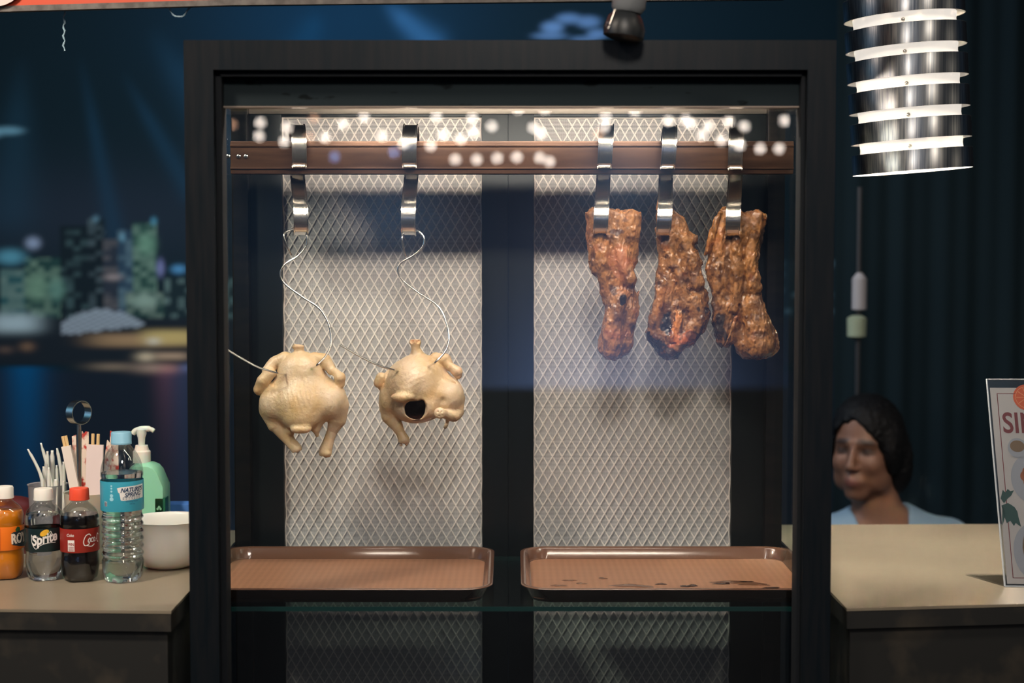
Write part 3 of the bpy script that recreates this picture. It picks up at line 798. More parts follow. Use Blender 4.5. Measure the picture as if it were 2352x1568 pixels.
# ================================================================== chickens
M['skin'] = mat('poultry_skin', (.7, .5, .3), .42, coat=.25, coatr=.25, sss=.22, sssr=(1.0, .5, .25))
vcol(M['skin']); bump(M['skin'], 420, .35, .0012, 3)
def chicken(fn, colfn, lo, hi, label, Y):
    V, Q = nets(fn, lo, hi, 1.15, 2)
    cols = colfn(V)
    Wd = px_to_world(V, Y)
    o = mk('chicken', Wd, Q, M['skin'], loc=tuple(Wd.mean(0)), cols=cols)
    tag(o, label, 'chicken', 'pale plucked chickens on wire hooks'); return o
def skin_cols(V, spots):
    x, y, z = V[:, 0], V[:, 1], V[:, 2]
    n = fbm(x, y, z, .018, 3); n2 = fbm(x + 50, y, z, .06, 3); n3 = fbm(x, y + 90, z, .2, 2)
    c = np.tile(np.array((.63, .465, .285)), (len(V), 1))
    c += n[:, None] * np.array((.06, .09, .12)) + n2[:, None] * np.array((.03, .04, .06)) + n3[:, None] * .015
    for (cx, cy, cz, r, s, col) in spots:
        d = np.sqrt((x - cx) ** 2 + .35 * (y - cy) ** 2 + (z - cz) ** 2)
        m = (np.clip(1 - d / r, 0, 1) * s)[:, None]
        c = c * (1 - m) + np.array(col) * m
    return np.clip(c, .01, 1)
def wrinkles(X, x0, z0, r, k, ang, amp):
    x, y, z = X
    u = (x - x0) * math.cos(ang) + (z - z0) * math.sin(ang)
    w_ = np.exp(-((x - x0) ** 2 + (z - z0) ** 2) / (r * r))
    return amp * w_ * np.sin(u * k + 1.6 * fbm(x, y, z, .03, 1))
def bird1(X):
    x, y, z = X
    d = ell(X, (690, 2, 852), (52, 40, 46))
    d = su(d, ell(X, (697, 4, 912), (90, 52, 58)), 26)
    d = su(d, ell(X, (697, -18, 930), (62, 46, 52)), 24)
    d = su(d, ell(X, (630, -6, 925), (33, 36, 40)), 16); d = su(d, ell(X, (764, -8, 922), (34, 38, 42)), 16)
    nk = su(chain(X, [(685, 0, 780), (687, 0, 806), (688, 2, 822)], [12, 11, 14]), ell(X, (685, 0, 796), (14, 13, 6)), 4)
    nk = ss(np.maximum(nk, 791 - z + .15 * (x - 686)), ell(X, (686, -4, 790), (6, 6, 4)), 2)
    d = su(d, nk, 6)
    # belly flap with the vent
    d = su(d, ell(X, (698, -40, 956), (36, 24, 28)), 14)
    d = su(d, ell(X, (698, -52, 979), (23, 14, 11)), 7)
    d = ss(d, ell(X, (700, -26, 998), (34, 26, 13)), 5)
    d = su(d, chain(X, [(730, -14, 960), (728, -18, 982), (730, -16, 998)], [17, 11, 4]), 10)
    d = su(d, chain(X, [(662, -8, 968), (668, -6, 990)], [13, 10]), 8)
    # wings
    wl = chain(X, [(654, 2, 822), (630, 2, 834), (615, -6, 850)], [15, 15, 12])
    wl = su(wl, chain(X, [(622, -14, 856), (607, -15, 874), (596, -12, 893)], [14, 15, 12]), 2.2)
    wl = su(wl, ell(X, (597, -8, 896), (11, 10, 11)), 4)
    wr = chain(X, [(722, 0, 823), (746, 0, 828), (764, -8, 851)], [15, 16, 11])
    wr = su(wr, chain(X, [(770, -16, 852), (782, -16, 866), (783, -14, 881)], [9, 14, 10.5]), 1.8)
    wr = ss(wr, chain(X, [(758, -30, 846), (768, -30, 858)], [2, 2]), 2)
    d = su(d, wl, 4); d = su(d, wr, 4)
    # legs
    ll = chain(X, [(622, 4, 940), (636, 4, 972), (658, 2, 1002), (668, 0, 1016), (681, -2, 1030)], [27, 23, 15, 12.5, 13])
    lr = chain(X, [(776, -4, 932), (775, -2, 962), (763, -2, 990), (757, -4, 1006), (748, -6, 1036)], [26, 21, 12.5, 12, 14.5])
    lr = su(lr, ell(X, (748, -7, 1040), (14, 14, 11)), 4)
    ll = np.maximum(ll, (z - 1037) * .93 + (x - 681) * .3); lr = np.maximum(lr, (z - 1047) * .97 - (x - 748) * .12)
    ll = ss(ll, ell(X, (684, -3, 1039), (8, 8, 4)), 2); lr = ss(lr, ell(X, (747, -8, 1049), (9, 9, 4)), 2)
    ll = np.minimum(ll, ell(X, (683, -5, 1035), (4, 4, 4))); lr = np.minimum(lr, ell(X, (750, -9, 1046), (4.5, 4, 4)))
    d = su(d, ll, 8); d = su(d, lr, 7)
    # creases: between wing and breast, drumstick and belly
    d = ss(d, chain(X, [(632, -42, 876), (618, -38, 890), (606, -32, 905)], [3, 3, 2]), 7)
    d = ss(d, chain(X, [(735, -38, 838), (752, -34, 862), (770, -28, 882)], [4, 4.5, 2]), 8)
    d = ss(d, ell(X, (764, -12, 864), (7, 12, 3)), 3)
    d += wrinkles(X, 706, 900, 30, .62, -.35, .35) + wrinkles(X, 640, 905, 30, .30, .7, .25)
    d += .9 * fbm(x, y, z, .07, 3) + .4 * fbm(x, y, z, .3, 2)
    return d
PALE = (.80, .66, .52); PINK = (.66, .36, .24); OR_ = (.72, .40, .15); DARK = (.04, .018, .012)
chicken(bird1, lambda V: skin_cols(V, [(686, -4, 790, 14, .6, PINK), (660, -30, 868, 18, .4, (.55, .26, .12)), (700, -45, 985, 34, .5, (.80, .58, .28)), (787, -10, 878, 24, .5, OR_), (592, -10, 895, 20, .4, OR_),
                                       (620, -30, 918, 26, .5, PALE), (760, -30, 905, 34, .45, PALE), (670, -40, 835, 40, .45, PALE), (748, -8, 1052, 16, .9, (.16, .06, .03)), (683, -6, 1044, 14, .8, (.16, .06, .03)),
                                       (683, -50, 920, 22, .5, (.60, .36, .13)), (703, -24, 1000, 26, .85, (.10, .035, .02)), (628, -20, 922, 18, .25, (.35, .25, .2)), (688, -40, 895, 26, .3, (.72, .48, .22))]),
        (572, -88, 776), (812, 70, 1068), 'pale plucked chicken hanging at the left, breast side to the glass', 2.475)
def bird2(X):
    x, y, z = X
    d = ell(X, (962, 2, 856), (58, 44, 44))
    d = su(d, ell(X, (966, 0, 902), (88, 54, 62)), 24)
    d = su(d, ell(X, (945, -22, 880), (52, 40, 46)), 22)
    nk = su(chain(X, [(953, 0, 770), (955, 0, 800), (958, 4, 816)], [12, 10.5, 17]), ell(X, (953, 0, 786), (14, 12, 7)), 4)
    nk = np.maximum(nk, 779.5 - z)
    nk = ss(nk, ell(X, (947, -8, 783), (5, 6, 6)), 2); nk = ss(nk, ell(X, (960, -8, 783), (4.5, 6, 5)), 2)
    d = su(d, nk, 7)
    d = su(d, ell(X, (892, -4, 918), (20, 30, 34)), 14); d = su(d, ell(X, (1032, -14, 908), (34, 36, 40)), 16)
    # keel flap above the opening
    d = su(d, ell(X, (955, -14, 934), (52, 46, 36)), 12)
    d = su(d, chain(X, [(954, -38, 868), (940, -52, 893), (932, -60, 903)], [24, 17, 12]), 12)
    d = su(d, ell(X, (928, -64, 906), (25, 13, 11)), 7)
    # opened body cavity
    hole = ell(X, (957, -66, 934), (25, 62, 21)); hole = np.minimum(hole, ell(X, (957, -20, 934), (32, 34, 26)))
    hole = hole + 6.0 * fbm(x, y, z, .045, 2) - 2.0
    d = su(d, ell(X, (988, -40, 928), (18, 16, 26)), 10)
    d = ss(d, hole, 4)
    # wings
    wl = chain(X, [(918, 4, 842), (902, 2, 856), (884, -2, 868)], [14, 13, 10])
    wl = su(wl, chain(X, [(876, -6, 866), (871, -6, 878), (876, -4, 888)], [12, 12.5, 8]), 1.8)
    wr = chain(X, [(1000, 0, 823), (1022, 0, 826), (1034, -8, 842)], [14, 15, 10])
    wr = su(wr, chain(X, [(1038, -12, 842), (1050, -12, 852), (1053, -10, 861)], [9.5, 13, 9]), 1.8)
    wr = ss(wr, chain(X, [(1026, -26, 830), (1036, -28, 848)], [1.8, 1.8]), 2)
    d = su(d, wl, 4); d = su(d, wr, 4)
    # legs
    ll = chain(X, [(890, 2, 928), (896, 0, 955), (912, -4, 978), (920, -6, 992), (928, -8, 1008)], [19, 20, 14, 11, 13])
    ll = su(ll, ell(X, (929, -10, 1012), (13, 12, 8)), 3)
    lr = chain(X, [(1044, -8, 920), (1050, -14, 944), (1043, -28, 952), (1024, -48, 946), (1016, -58, 943)], [25, 16, 14, 10, 12])
    ll = np.maximum(ll, (z - 1017) * .95 - (x - 929) * .2)
    d = su(d, ll, 8); d = su(d, lr, 6)
    d = su(d, ell(X, (1013, -64, 942), (13, 8, 13)), 3)
    for a, c in ((1009, 938), (1018, 938), (1012, 948), (1020, 947), (1005, 945)): d = ss(d, ell(X, (a, -73, c), (2.6, 4, 2.6)), 1)
    d = su(d, chain(X, [(1030, -30, 958), (1028, -28, 968), (1024, -30, 977)], [5, 3.5, 4.5]), 3)
    for (a, b, c) in ((922, -12, 1020), (935, -14, 1018)): d = su(ss(d, ell(X, (a, b, c + 2), (6, 7, 4)), 2), ell(X, (a, b, c), (4.2, 4.2, 4)), 1)
    d = ss(d, chain(X, [(1008, -38, 840), (1030, -34, 862), (1046, -24, 880)], [3, 4, 2]), 7)
    d = ss(d, chain(X, [(908, -50, 948), (916, -46, 968)], [3, 4]), 8)
    d = ss(d, chain(X, [(1020, -50, 915), (1012, -54, 930)], [3, 3]), 9)
    d += wrinkles(X, 955, 858, 26, .55, 1.2, .3)
    d += .9 * fbm(x + 300, y, z, .07, 3) + .4 * fbm(x, y, z, .3, 2)
    return d
def c2(V):
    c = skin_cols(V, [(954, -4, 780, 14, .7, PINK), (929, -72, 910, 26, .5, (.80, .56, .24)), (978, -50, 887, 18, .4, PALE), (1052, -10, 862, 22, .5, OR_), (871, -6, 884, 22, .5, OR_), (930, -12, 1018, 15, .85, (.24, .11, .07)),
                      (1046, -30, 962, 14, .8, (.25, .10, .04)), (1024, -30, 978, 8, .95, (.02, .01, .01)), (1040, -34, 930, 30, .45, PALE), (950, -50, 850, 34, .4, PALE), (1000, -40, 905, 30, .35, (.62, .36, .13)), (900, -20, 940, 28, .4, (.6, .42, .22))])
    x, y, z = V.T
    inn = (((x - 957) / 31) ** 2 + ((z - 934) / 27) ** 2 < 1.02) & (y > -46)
    c[inn] = (.055, .018, .012)  # shade inside the opening painted into the skin colour
    return c
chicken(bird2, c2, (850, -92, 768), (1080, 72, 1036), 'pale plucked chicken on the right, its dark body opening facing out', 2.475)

# ================================================================== roasted meat
M['meat'] = mat('roasted_meat', (.4, .16, .06), .34, coat=.22, coatr=.10)
vcol(M['meat']); bump(M['meat'], 260, .32, .0016, 6)
rn = N(M['meat']).new('ShaderNodeTexNoise'); rn.inputs['Scale'].default_value = 55; rr = N(M['meat']).new('ShaderNodeMapRange')
rr.inputs[1].default_value = .4; rr.inputs[2].default_value = .65; rr.inputs[3].default_value = .20; rr.inputs[4].default_value = .6
tc = N(M['meat']).new('ShaderNodeTexCoord'); L(M['meat'], tc.outputs['Object'], rn.inputs['Vector']); L(M['meat'], rn.outputs['Fac'], rr.inputs[0]); L(M['meat'], rr.outputs[0], N(M['meat'])['Principled BSDF'].inputs['Roughness'])
def meat(outline, R, strands, cuts, char_and_shade, label, Y, ns, seed):
    xs = [p[0] for p in outline]; zs = [p[1] for p in outline]
    so = seed * 37.0
    def fn(X):
        x, y, z = X
        n0 = fbm(x + so, y, z, .035, 2)
        x2, z2 = x + 2.5 * vnoise(x * .07 + so, y * .07, z * .07), z + 2.5 * vnoise(x * .07, y * .07 + so, z * .07)
        # rounded slab of the outline
        g = poly_sd(x2, z2, outline)
        dep = np.clip(R + g, 0, None)
        d = np.sqrt(dep ** 2 + (y * .95) ** 2) - R
        d = np.where(g > 0, np.maximum(d, g), d)
        for pts, rs, k in strands: d = su(d, chain(X, pts, rs), k)
        for pts, rs, k in cuts: d = ss(d, chain(X, pts, rs), k)
        rid = 1 - np.abs(fbm(x * 1.5 + so, y, z * .75, .045, 3)) * 2.4
        rid2 = 1 - np.abs(fbm(x * 1.2, y + so, z * .55, .022, 2)) * 2.6
        d = d - 2.3 * rid - 2.2 * rid2 + 2.4
        d += ns * (1.5 * fbm(x + so, y, z, .09, 3) + .55 * fbm(x, y + so, z, .30, 2)) + 1.1 * (1 - 2.2 * np.abs(fbm(x + .25 * z, y + so, z * .22, .11, 2)))
        return d
    V, Q = nets(fn, (min(xs) - 16, -62, min(zs) - 16), (max(xs) + 16, 50, max(zs) + 16), 1.2, 6)
    x, y, z = V.T
    n = fbm(x + so, y, z, .03, 3); n2 = fbm(x, y + so, z, .12, 3); n3 = fbm(x, y, z + so, .35, 2)
    base = np.tile(np.array((.275, .118, .036)), (len(V), 1))
    base *= (1 + .45 * n[:, None] + .55 * n2[:, None] + .25 * n3[:, None])
    lt = np.clip(n2 * 1.6 + .1, 0, 1)[:, None] * .4; base = base * (1 - lt) + np.array((.40, .19, .065)) * lt
    n4 = fbm(x + 40, y + so, z * .8, .055, 3); dk = np.clip((-n4 - .12) * 4, 0, 1)[:, None] * .72; base = base * (1 - dk) + np.array((.060, .020, .009)) * dk
    rd = np.clip((n - .25) * 3, 0, 1)[:, None] * .5; base = base * (1 - rd) + np.array((.26, .065, .022)) * rd
    for (cx, cz, rx, rz, s, col) in char_and_shade:  # charred patches, and shade of the cuts painted dark
        m = np.clip((1.15 - np.sqrt(((x - cx) / rx) ** 2 + ((z - cz) / rz) ** 2) + 1.3 * n4 + .5 * n2) * 2.4, 0, 1)[:, None] * s
        base = base * (1 - m) + np.array(col) * m
    Wd = px_to_world(V, Y)
    o = mk('roasted_meat', Wd, Q, M['meat'], loc=tuple(Wd.mean(0)), cols=np.clip(base, .006, 1))
    tag(o, label, 'meat', 'slabs of roasted meat on S hooks'); return o
BK = (.018, .011, .008); RED = (.50, .12, .03)
meat([(1346, 488), (1366, 478), (1400, 476), (1440, 481), (1470, 488), (1475, 510), (1470, 548), (1464, 600), (1455, 622), (1464, 640), (1460, 665), (1468, 690), (1468, 722), (1458, 760), (1455, 795), (1442, 815), (1412, 830), (1392, 826),
      (1376, 808), (1373, 780), (1384, 745), (1388, 705), (1380, 680), (1372, 642), (1356, 628), (1350, 600), (1347, 550)], 27,
     [([(1364, -14, 492), (1376, -20, 540), (1384, -22, 600), (1390, -16, 672)], [15, 18, 19, 10], 7),
      ([(1450, -16, 500), (1448, -18, 540), (1452, -10, 590)], [20, 18, 8], 6),
      ([(1408, -20, 540), (1430, -26, 590), (1442, -26, 640)], [10, 16, 18], 6),
      ([(1420, -24, 680), (1412, -26, 720), (1405, -26, 770), (1406, -22, 800)], [20, 22, 24, 22], 8),
      ([(1462, -6, 680), (1464, -12, 705), (1458, -8, 728)], [5, 7, 4], 4), ([(1470, 0, 664), (1464, -4, 678)], [2, 5], 3),
      ([(1445, -18, 700), (1447, -20, 740)], [10, 10], 5)],
     [([(1412, -38, 534), (1420, -42, 548)], [8, 4], 5), ([(1404, -44, 622), (1412, -44, 660), (1398, -44, 684)], [4, 6, 5], 5), ([(1430, -48, 676), (1424, -48, 694)], [6, 6], 4), ([(1448, -44, 690), (1452, -40, 730)], [2, 3], 4), ([(1410, -52, 764), (1436, -48, 750)], [3, 3], 5)],
     [(1428, 688, 9, 14, 1, BK), (1408, 664, 8, 10, .8, (.03, .015, .01)), (1414, 534, 14, 6, .8, (.05, .02, .015)), (1350, 540, 8, 40, .5, (.14, .05, .03)), (1425, 600, 20, 30, .4, (.42, .15, .09))],  # dark spots at the cuts paint crevice shade
     'slab of brown roasted meat nearest the middle of the case, ending in a rounded tip', 2.475, 1.0, 1)
meat([(1512, 470), (1518, 440), (1526, 436), (1532, 450), (1545, 480), (1572, 500), (1582, 530), (1600, 540), (1603, 556), (1598, 566), (1612, 600), (1616, 660), (1626, 672), (1627, 710), (1632, 720), (1626, 745), (1612, 770), (1596, 792), (1570, 806),
      (1556, 824), (1532, 828), (1510, 812), (1500, 796), (1484, 782), (1480, 762), (1488, 735), (1500, 700), (1506, 670), (1505, 640), (1512, 600), (1508, 560), (1506, 530), (1508, 500)], 27,
     [([(1519, -20, 447), (1515, -22, 474), (1514, -20, 500)], [7.5, 10, 11], 5), ([(1520, -10, 455), (1522, -14, 500), (1524, -16, 540)], [8, 13, 15], 5), ([(1560, -20, 540), (1590, -22, 600), (1596, -22, 650)], [12, 18, 20], 7),
      ([(1530, -20, 560), (1548, -24, 610), (1566, -26, 660), (1574, -26, 700)], [14, 14, 12, 14], 6), ([(1516, -22, 650), (1512, -22, 690), (1500, -18, 740)], [13, 14, 15], 5),
      ([(1590, -22, 690), (1600, -22, 730), (1580, -24, 770)], [20, 20, 18], 6), ([(1540, -24, 770), (1562, -26, 780), (1540, -20, 808)], [18, 16, 14], 5), ([(1556, -28, 720), (1552, -28, 760)], [9, 10], 4)],
     [([(1536, -42, 640), (1544, -44, 700), (1530, -40, 760)], [3, 5, 6], 5), ([(1586, -48, 668), (1610, -44, 664)], [2, 2], 4), ([(1546, -40, 541), (1556, -44, 546)], [7, 4], 4), ([(1528, -44, 720), (1520, -40, 780)], [5, 5], 5)],
     [(1528, 735, 15, 38, 1, BK), (1503, 785, 20, 26, 1, BK), (1535, 815, 26, 14, .9, BK), (1568, 775, 28, 18, .8, RED), (1552, 742, 10, 26, .8, (.62, .22, .05)), (1620, 715, 18, 10, .9, BK), (1568, 640, 18, 14, .6, (.06, .03, .02)), (1590, 770, 30, 10, .7, BK), (1600, 552, 8, 10, .6, (.06, .03, .02)),
      (1515, 690, 12, 40, .4, (.50, .19, .05)), (1510, 650, 6, 12, .7, BK)],
     'slab of roasted meat with a charred black lower end, between the other two slabs', 2.485, 1.3, 2)
meat([(1640, 510), (1650, 488), (1662, 474), (1672, 472), (1690, 478), (1712, 486), (1730, 482), (1750, 488), (1759, 508), (1754, 540), (1744, 600), (1742, 640), (1752, 690), (1768, 730), (1786, 765), (1789, 800), (1776, 820), (1740, 828), (1706, 824),
      (1690, 808), (1684, 790), (1676, 796), (1655, 802), (1644, 780), (1636, 740), (1634, 700), (1634, 668), (1624, 640), (1619, 618), (1626, 596), (1630, 560), (1632, 530)], 25,
     [([(1664, -14, 486), (1654, -18, 540), (1644, -14, 600), (1648, -16, 650), (1650, -14, 690)], [11, 13, 12, 13, 12], 4), ([(1650, -22, 490), (1636, -20, 530), (1626, -14, 574), (1618, -10, 584)], [6, 10, 8, 3], 3),
      ([(1688, -18, 540), (1690, -22, 600), (1692, -24, 660), (1680, -26, 710)], [16, 16, 14, 11], 5), ([(1738, -16, 500), (1724, -20, 550), (1720, -22, 600), (1728, -20, 660)], [19, 16, 17, 18], 5),
      ([(1722, -22, 700), (1734, -26, 750), (1740, -28, 790)], [24, 30, 32], 9), ([(1686, -30, 730), (1672, -30, 770), (1658, -28, 798)], [7, 7, 4], 3)],
     [([(1672, -40, 480), (1670, -42, 560), (1667, -42, 640), (1660, -38, 700)], [3, 3, 4, 4], 4), ([(1707, -44, 500), (1704, -46, 580), (1704, -46, 650)], [4, 3, 2], 4), ([(1690, -46, 760), (1686, -44, 800)], [3, 4], 4), ([(1640, -30, 590), (1634, -28, 640)], [3, 3], 4),
      ([(1700, -42, 530), (1712, -42, 540)], [7, 4], 4), ([(1722, -60, 762), (1748, -60, 766)], [3, 3], 5)],
     [(1648, 760, 16, 44, .95, BK), (1635, 700, 10, 20, .7, BK), (1748, 560, 7, 36, .8, BK), (1666, 600, 6, 60, .6, (.06, .025, .012)), (1740, 818, 44, 10, .7, (.03, .012, .008)), (1725, 500, 20, 20, .3, (.30, .14, .09)), (1736, 690, 14, 30, .5, (.12, .05, .03)), (1735, 765, 24, 8, .6, BK)],  # charred patches; dark streaks along the cuts are painted shade
     'slab of roasted meat nearest the right post, wide and rounded at its foot', 2.475, 1.0, 3)

# ================================================================== drink bottles on the left counter
ZC = .95
M['pet'] = clear('clear_pet', .05, (.93, .95, .96), .04)
M['watery'] = mat('water', (.93, .97, .97), .02, trans=1, ior=1.22)
M['labelwhite'] = mat('print_white', (.78, .76, .74), .5); M['printdark'] = mat('print_dark', (.02, .03, .04), .5)
def petal(z0, h, amp, n=5):
    def fn(r, z, t):
        k = max(0, 1 - (z - z0) / h)
        return r * (1 - amp * k * (.5 + .5 * math.cos(n * t)))
    return fn
def soda(px, py, s, liquid, liqm, capm, labm, label, prints, fill=.104):
    c = atz(px, py, ZC); c.z = ZC
    b = empty('soda_bottle', c, label, 'bottle', 'small soda bottles in a row')
    P = lerp_prof([(.018, .0015), (.0245, .001), (.0285, .008), (.0302, .022), (.0300, .034), (.0292, .046), (.0292, .082), (.0300, .092), (.0296, .102), (.0255, .112), (.0175, .120), (.0135, .124), (.0125, .130), (.0125, .137)], 5)
    P = [(r * s, z * s) for r, z in P]; f = petal(0, .028 * s, .16)
    MB().lathe(P, c, 60, f, cap=(True, False)).build('shell', M['pet'], b)
    Q = [(r * .955, z + .0006) for r, z in P if z < fill * s]; Q.append((Q[-1][0] * .3, Q[-1][1] + .0004))
    MB().lathe(Q, c, 60, f).build('liquid', liqm, b)
    MB().lathe([(.0152 * s, .127 * s), (.0155 * s, .1275 * s), (.0150 * s, .131 * s), (.0148 * s, .1435 * s), (.0138 * s, .1455 * s), (.006 * s, .1463 * s)], c, 60,
               lambda r, z, t: r * (1 + .012 * math.cos(30 * t)) if z < .143 * s else r).build('cap', capm, b)
    R_ = .0301 * s
    MB().lathe([(R_, .048 * s), (R_ + .0001, .0485 * s), (R_ + .0001, .0845 * s), (R_, .085 * s)], c, 60, cap=(False, False)).build('paper_label', labm, b)
    for nm, fl, m in prints(s): fl.wrap(nm, m, c, R_ + .0004, b)
    return b
orange = mat('orange_soda', (1.0, .30, .008), .3, coat=.3); cola = mat('cola', (.006, .004, .004), .25, coat=.2)
clearw = mat('clear_soda', (.9, .93, .95), .03, trans=1, ior=1.2)
wcap = mat('white_cap', (.78, .75, .70), .4, sss=.1); rcap = mat('red_cap', (.78, .075, .03), .4)
lab_o = mat('orange_label', (.80, .17, .01), .4); lab_g = mat('dark_green_label', (.005, .018, .020), .35); lab_r = mat('red_label', (.27, .018, .010), .4)
yel = mat('lemon_yellow', (.80, .45, .03), .5); grn = mat('leaf_green', (.03, .10, .03), .5); cream_p = mat('print_cream', (.85, .72, .60), .5); dkor = mat('dark_orange_print', (.55, .10, .01), .5)
def pr_royal(s):
    bg = Flat().cols([(.0105, .0745), (.014, .0765), (.046, .078), (.046, .050), (.026, .0525), (.0115, .0565)])
    lf = Flat().poly([(.017, .0795), (.021, .0845), (.026, .083), (.027, .078), (.023, .0755), (.019, .0765)])
    t = Flat().text('ROYAL', .0205, .0335, .0592, bold=.0011, xs=.72, rot=.02)
    sm = Flat().text('ORANGE', .0042, .018, .0503, xs=.8)
    bk = Flat().rect(-.024, .049, -.006, .084); bc = Flat()
    for i in range(9): bc.rect(-.021 + i * .0013, .055, -.0204 + i * .0013, .064, 1)
    return [('logo_ground', bg, M['printdark']), ('leaf_mark', lf, grn), ('logo_text', _up(t, 0), cream_p), ('small_text', sm, dkor), ('side_block', bk, dkor), ('barcode', _up(bc, 0), M['printdark'])]
def _up(f, _): f.up = True; return f
_wrap0 = Flat.wrap
def _wrap(self, name, m, c, r, parent): return _wrap0(self, name, m, c, r + (.0003 if getattr(self, 'up', False) else 0), parent)
Flat.wrap = _wrap
def pr_sprite(s):
    t = Flat().text('Sprite', .0215, .001, .0615, shear=.25, bold=.0007, xs=.80, rot=.20)
    ln = Flat().stroke([(-.0205, .0745), (-.019, .072), (-.014, .070), (-.009, .0715)], .0009).stroke([(-.0205, .0745), (-.0198, .062), (-.0135, .0525), (-.006, .058), (.004, .061), (.018, .0615)], .0009).stroke([(.008, .0765), (.010, .0795), (.013, .0745), (.018, .074)], .0009)
    le = Flat().ell(.0005, .0775, .0075, .0043, rot=.5); lg = Flat().ell(.0035, .0755, .0078, .0036, rot=.6)
    return [('leaf_mark', lg, grn), ('lemon_mark', _up(le, 0), yel), ('logo_text', _up(t, 0), M['labelwhite']), ('logo_line', ln, M['labelwhite'])]
def pr_coke(s):
    f = Flat(); w_ = .0016
    f.stroke([(.0175, .0735), (.0145, .0765), (.0090, .0740), (.0055, .0660), (.0065, .0600), (.0105, .0590), (.0150, .0620)], w_, .0012)
    f.stroke([(.0105, .0590), (.0180, .0570), (.0240, .0600)], .001, .0018)
    f.stroke([(.0150, .0700), (.0128, .0670), (.0132, .0640), (.0150, .0635), (.0165, .0665), (.0160, .0695), (.0148, .0700), (.0175, .0690)], w_)
    f.stroke([(.0212, .0690), (.0195, .0702), (.0180, .0670), (.0185, .0642), (.0212, .0645)], w_, .001)
    f.stroke([(.0255, .0690), (.0238, .0705), (.0223, .0675), (.0228, .0642), (.0245, .0650), (.0258, .0695), (.0256, .0650), (.0270, .0645)], w_, .001)
    f.stroke([(.0280, .0675), (.0300, .0680)], w_)
    f.stroke([(.0345, .0735), (.0315, .0755), (.0300, .070), (.0305, .0640), (.0340, .0620)], w_, .0012)
    ck = Flat().text('Coke', .0062, -.0155, .0735, shear=.2, bold=.0001, xs=.9)
    bx = Flat().rect(-.0195, .0505, -.0085, .0680); tx = Flat().text('WIN', .0058, -.014, .0595, bold=.0002, xs=.8)
    for i in range(4): tx.rect(-.0185, .0515 + i * .0018, -.0095, .0522 + i * .0018, 3)
    return [('logo_script', f, M['labelwhite']), ('small_text', ck, M['labelwhite']), ('prize_box', bx, M['labelwhite']), ('prize_text', _up(tx, 0), mat('print_red', (.30, .03, .02), .5))]
soda(12, 1326, 1.0, 'o', orange, wcap, lab_o, 'orange soda bottle with a white cap, cut by the left edge of the photo', pr_royal, .108)
soda(103, 1328, .985, 's', clearw, wcap, lab_g, 'clear soda bottle with a dark green label, between the orange and cola bottles', pr_sprite, .106)
soda(185, 1331, 1.0, 'c', cola, rcap, lab_r, 'dark cola bottle with a red cap and red label', pr_coke, .106)

def water_bottle():
    c = atz(283, 1333, ZC); c.z = ZC
    b = empty('water_bottle', c, 'tall clear water bottle with a light blue cap and blue label', 'bottle')
    pts = [(.020, .001), (.027, .002), (.0315, .012), (.0325, .028)]
    z = .034
    while z < .098:
        pts += [(.0322, z), (.0300, z + .0045), (.0324, z + .009)]; z += .0115
    pts += [(.0322, .102), (.0305, .108), (.0322, .114), (.0322, .118), (.0318, .160), (.0328, .166), (.0322, .176), (.0295, .188), (.0235, .201), (.0165, .2105), (.0135, .2145), (.0135, .222)]
    P = lerp_prof(pts, 4); f = petal(0, .028, .13, 6)
    def fn(r, z, t):
        r = f(r, z, t)
        if .034 < z < .104: r *= 1 - .02 * math.exp(-(math.sin(t * 1.0 + .9) / .07) ** 2)
        return r
    MB().lathe(P, c, 72, fn, cap=(True, False)).build('shell', M['pet'], b)
    Q = [(r * .965, z + .0006) for r, z in P if z < .172]; Q.append((Q[-1][0] * .3, Q[-1][1]))
    MB().lathe(Q, c, 72, fn).build('liquid', M['watery'], b)
    MB().lathe([(.0158, .2155), (.0160, .218), (.0157, .2185), (.0157, .2325), (.0145, .2345), (.006, .235)], c, 72, lambda r, z, t: r * (1 + .01 * math.cos(36 * t)) if z > .2185 and z < .233 else r).build('cap', mat('light_blue_cap', (.22, .45, .60), .35), b)
    R_ = .0331
    lb = mat('sky_blue_label', (.045, .33, .46), .3)
    MB().lathe([(R_, .1135), (R_ + .0001, .114), (R_ + .0001, .1595), (R_, .160)], c, 72, cap=(False, False)).build('paper_label', lb, b)
    navy = mat('print_navy', (.02, .05, .12), .5); R2 = R_ + .0004
    bg = Flat().cols([(-.0075, .1505), (-.0062, .1440), (-.003, .1425), (-.0025, .1318), (.001, .1310), (.040, .1330), (.040, .1545), (-.002, .1520)])
    t = Flat().text("NATURE'S", .0092, .0165, .1445, shear=.35, bold=.00035, xs=.92, rot=.035).text('SPRING', .0092, .0175, .1370, shear=.35, bold=.00025, xs=.92, rot=.035)
    for r_ in range(2):
        for i in range(7):
            x = .002 + i * .0045; y = .1352 - r_ * .0022; t.poly([(x - .0018, y), (x, y + .0009), (x + .0018, y + .0006), (x, y - .0002)])
    sm = Flat().text('Drinking Water', .0032, .016, .1285).text('500 mL', .003, .016, .1245)
    bc = Flat().rect(-.0302, .122, -.0248, .129); 
    bl = Flat()
    for i in range(6): bl.rect(-.0298 + i * .0008, .1225, -.0294 + i * .0008, .1285, 1)
    lt = Flat()
    for (y, r_) in ((.154, .0016), (.150, .0016), (.1455, .0018), (.139, .0028), (.1335, .0034)): lt.ell(-.0165, y, r_, r_ * .9)
    bg.wrap('logo_ground', M['labelwhite'], c, R2, b); t.wrap('logo_text', navy, c, R2 + .0003, b); sm.wrap('small_text', navy, c, R2, b)
    bc.wrap('barcode_ground', M['labelwhite'], c, R2, b); bl.wrap('barcode', navy, c, R2 + .0003, b); lt.wrap('drop_marks', mat('print_pale_blue', (.35, .68, .80), .4), c, R2, b)
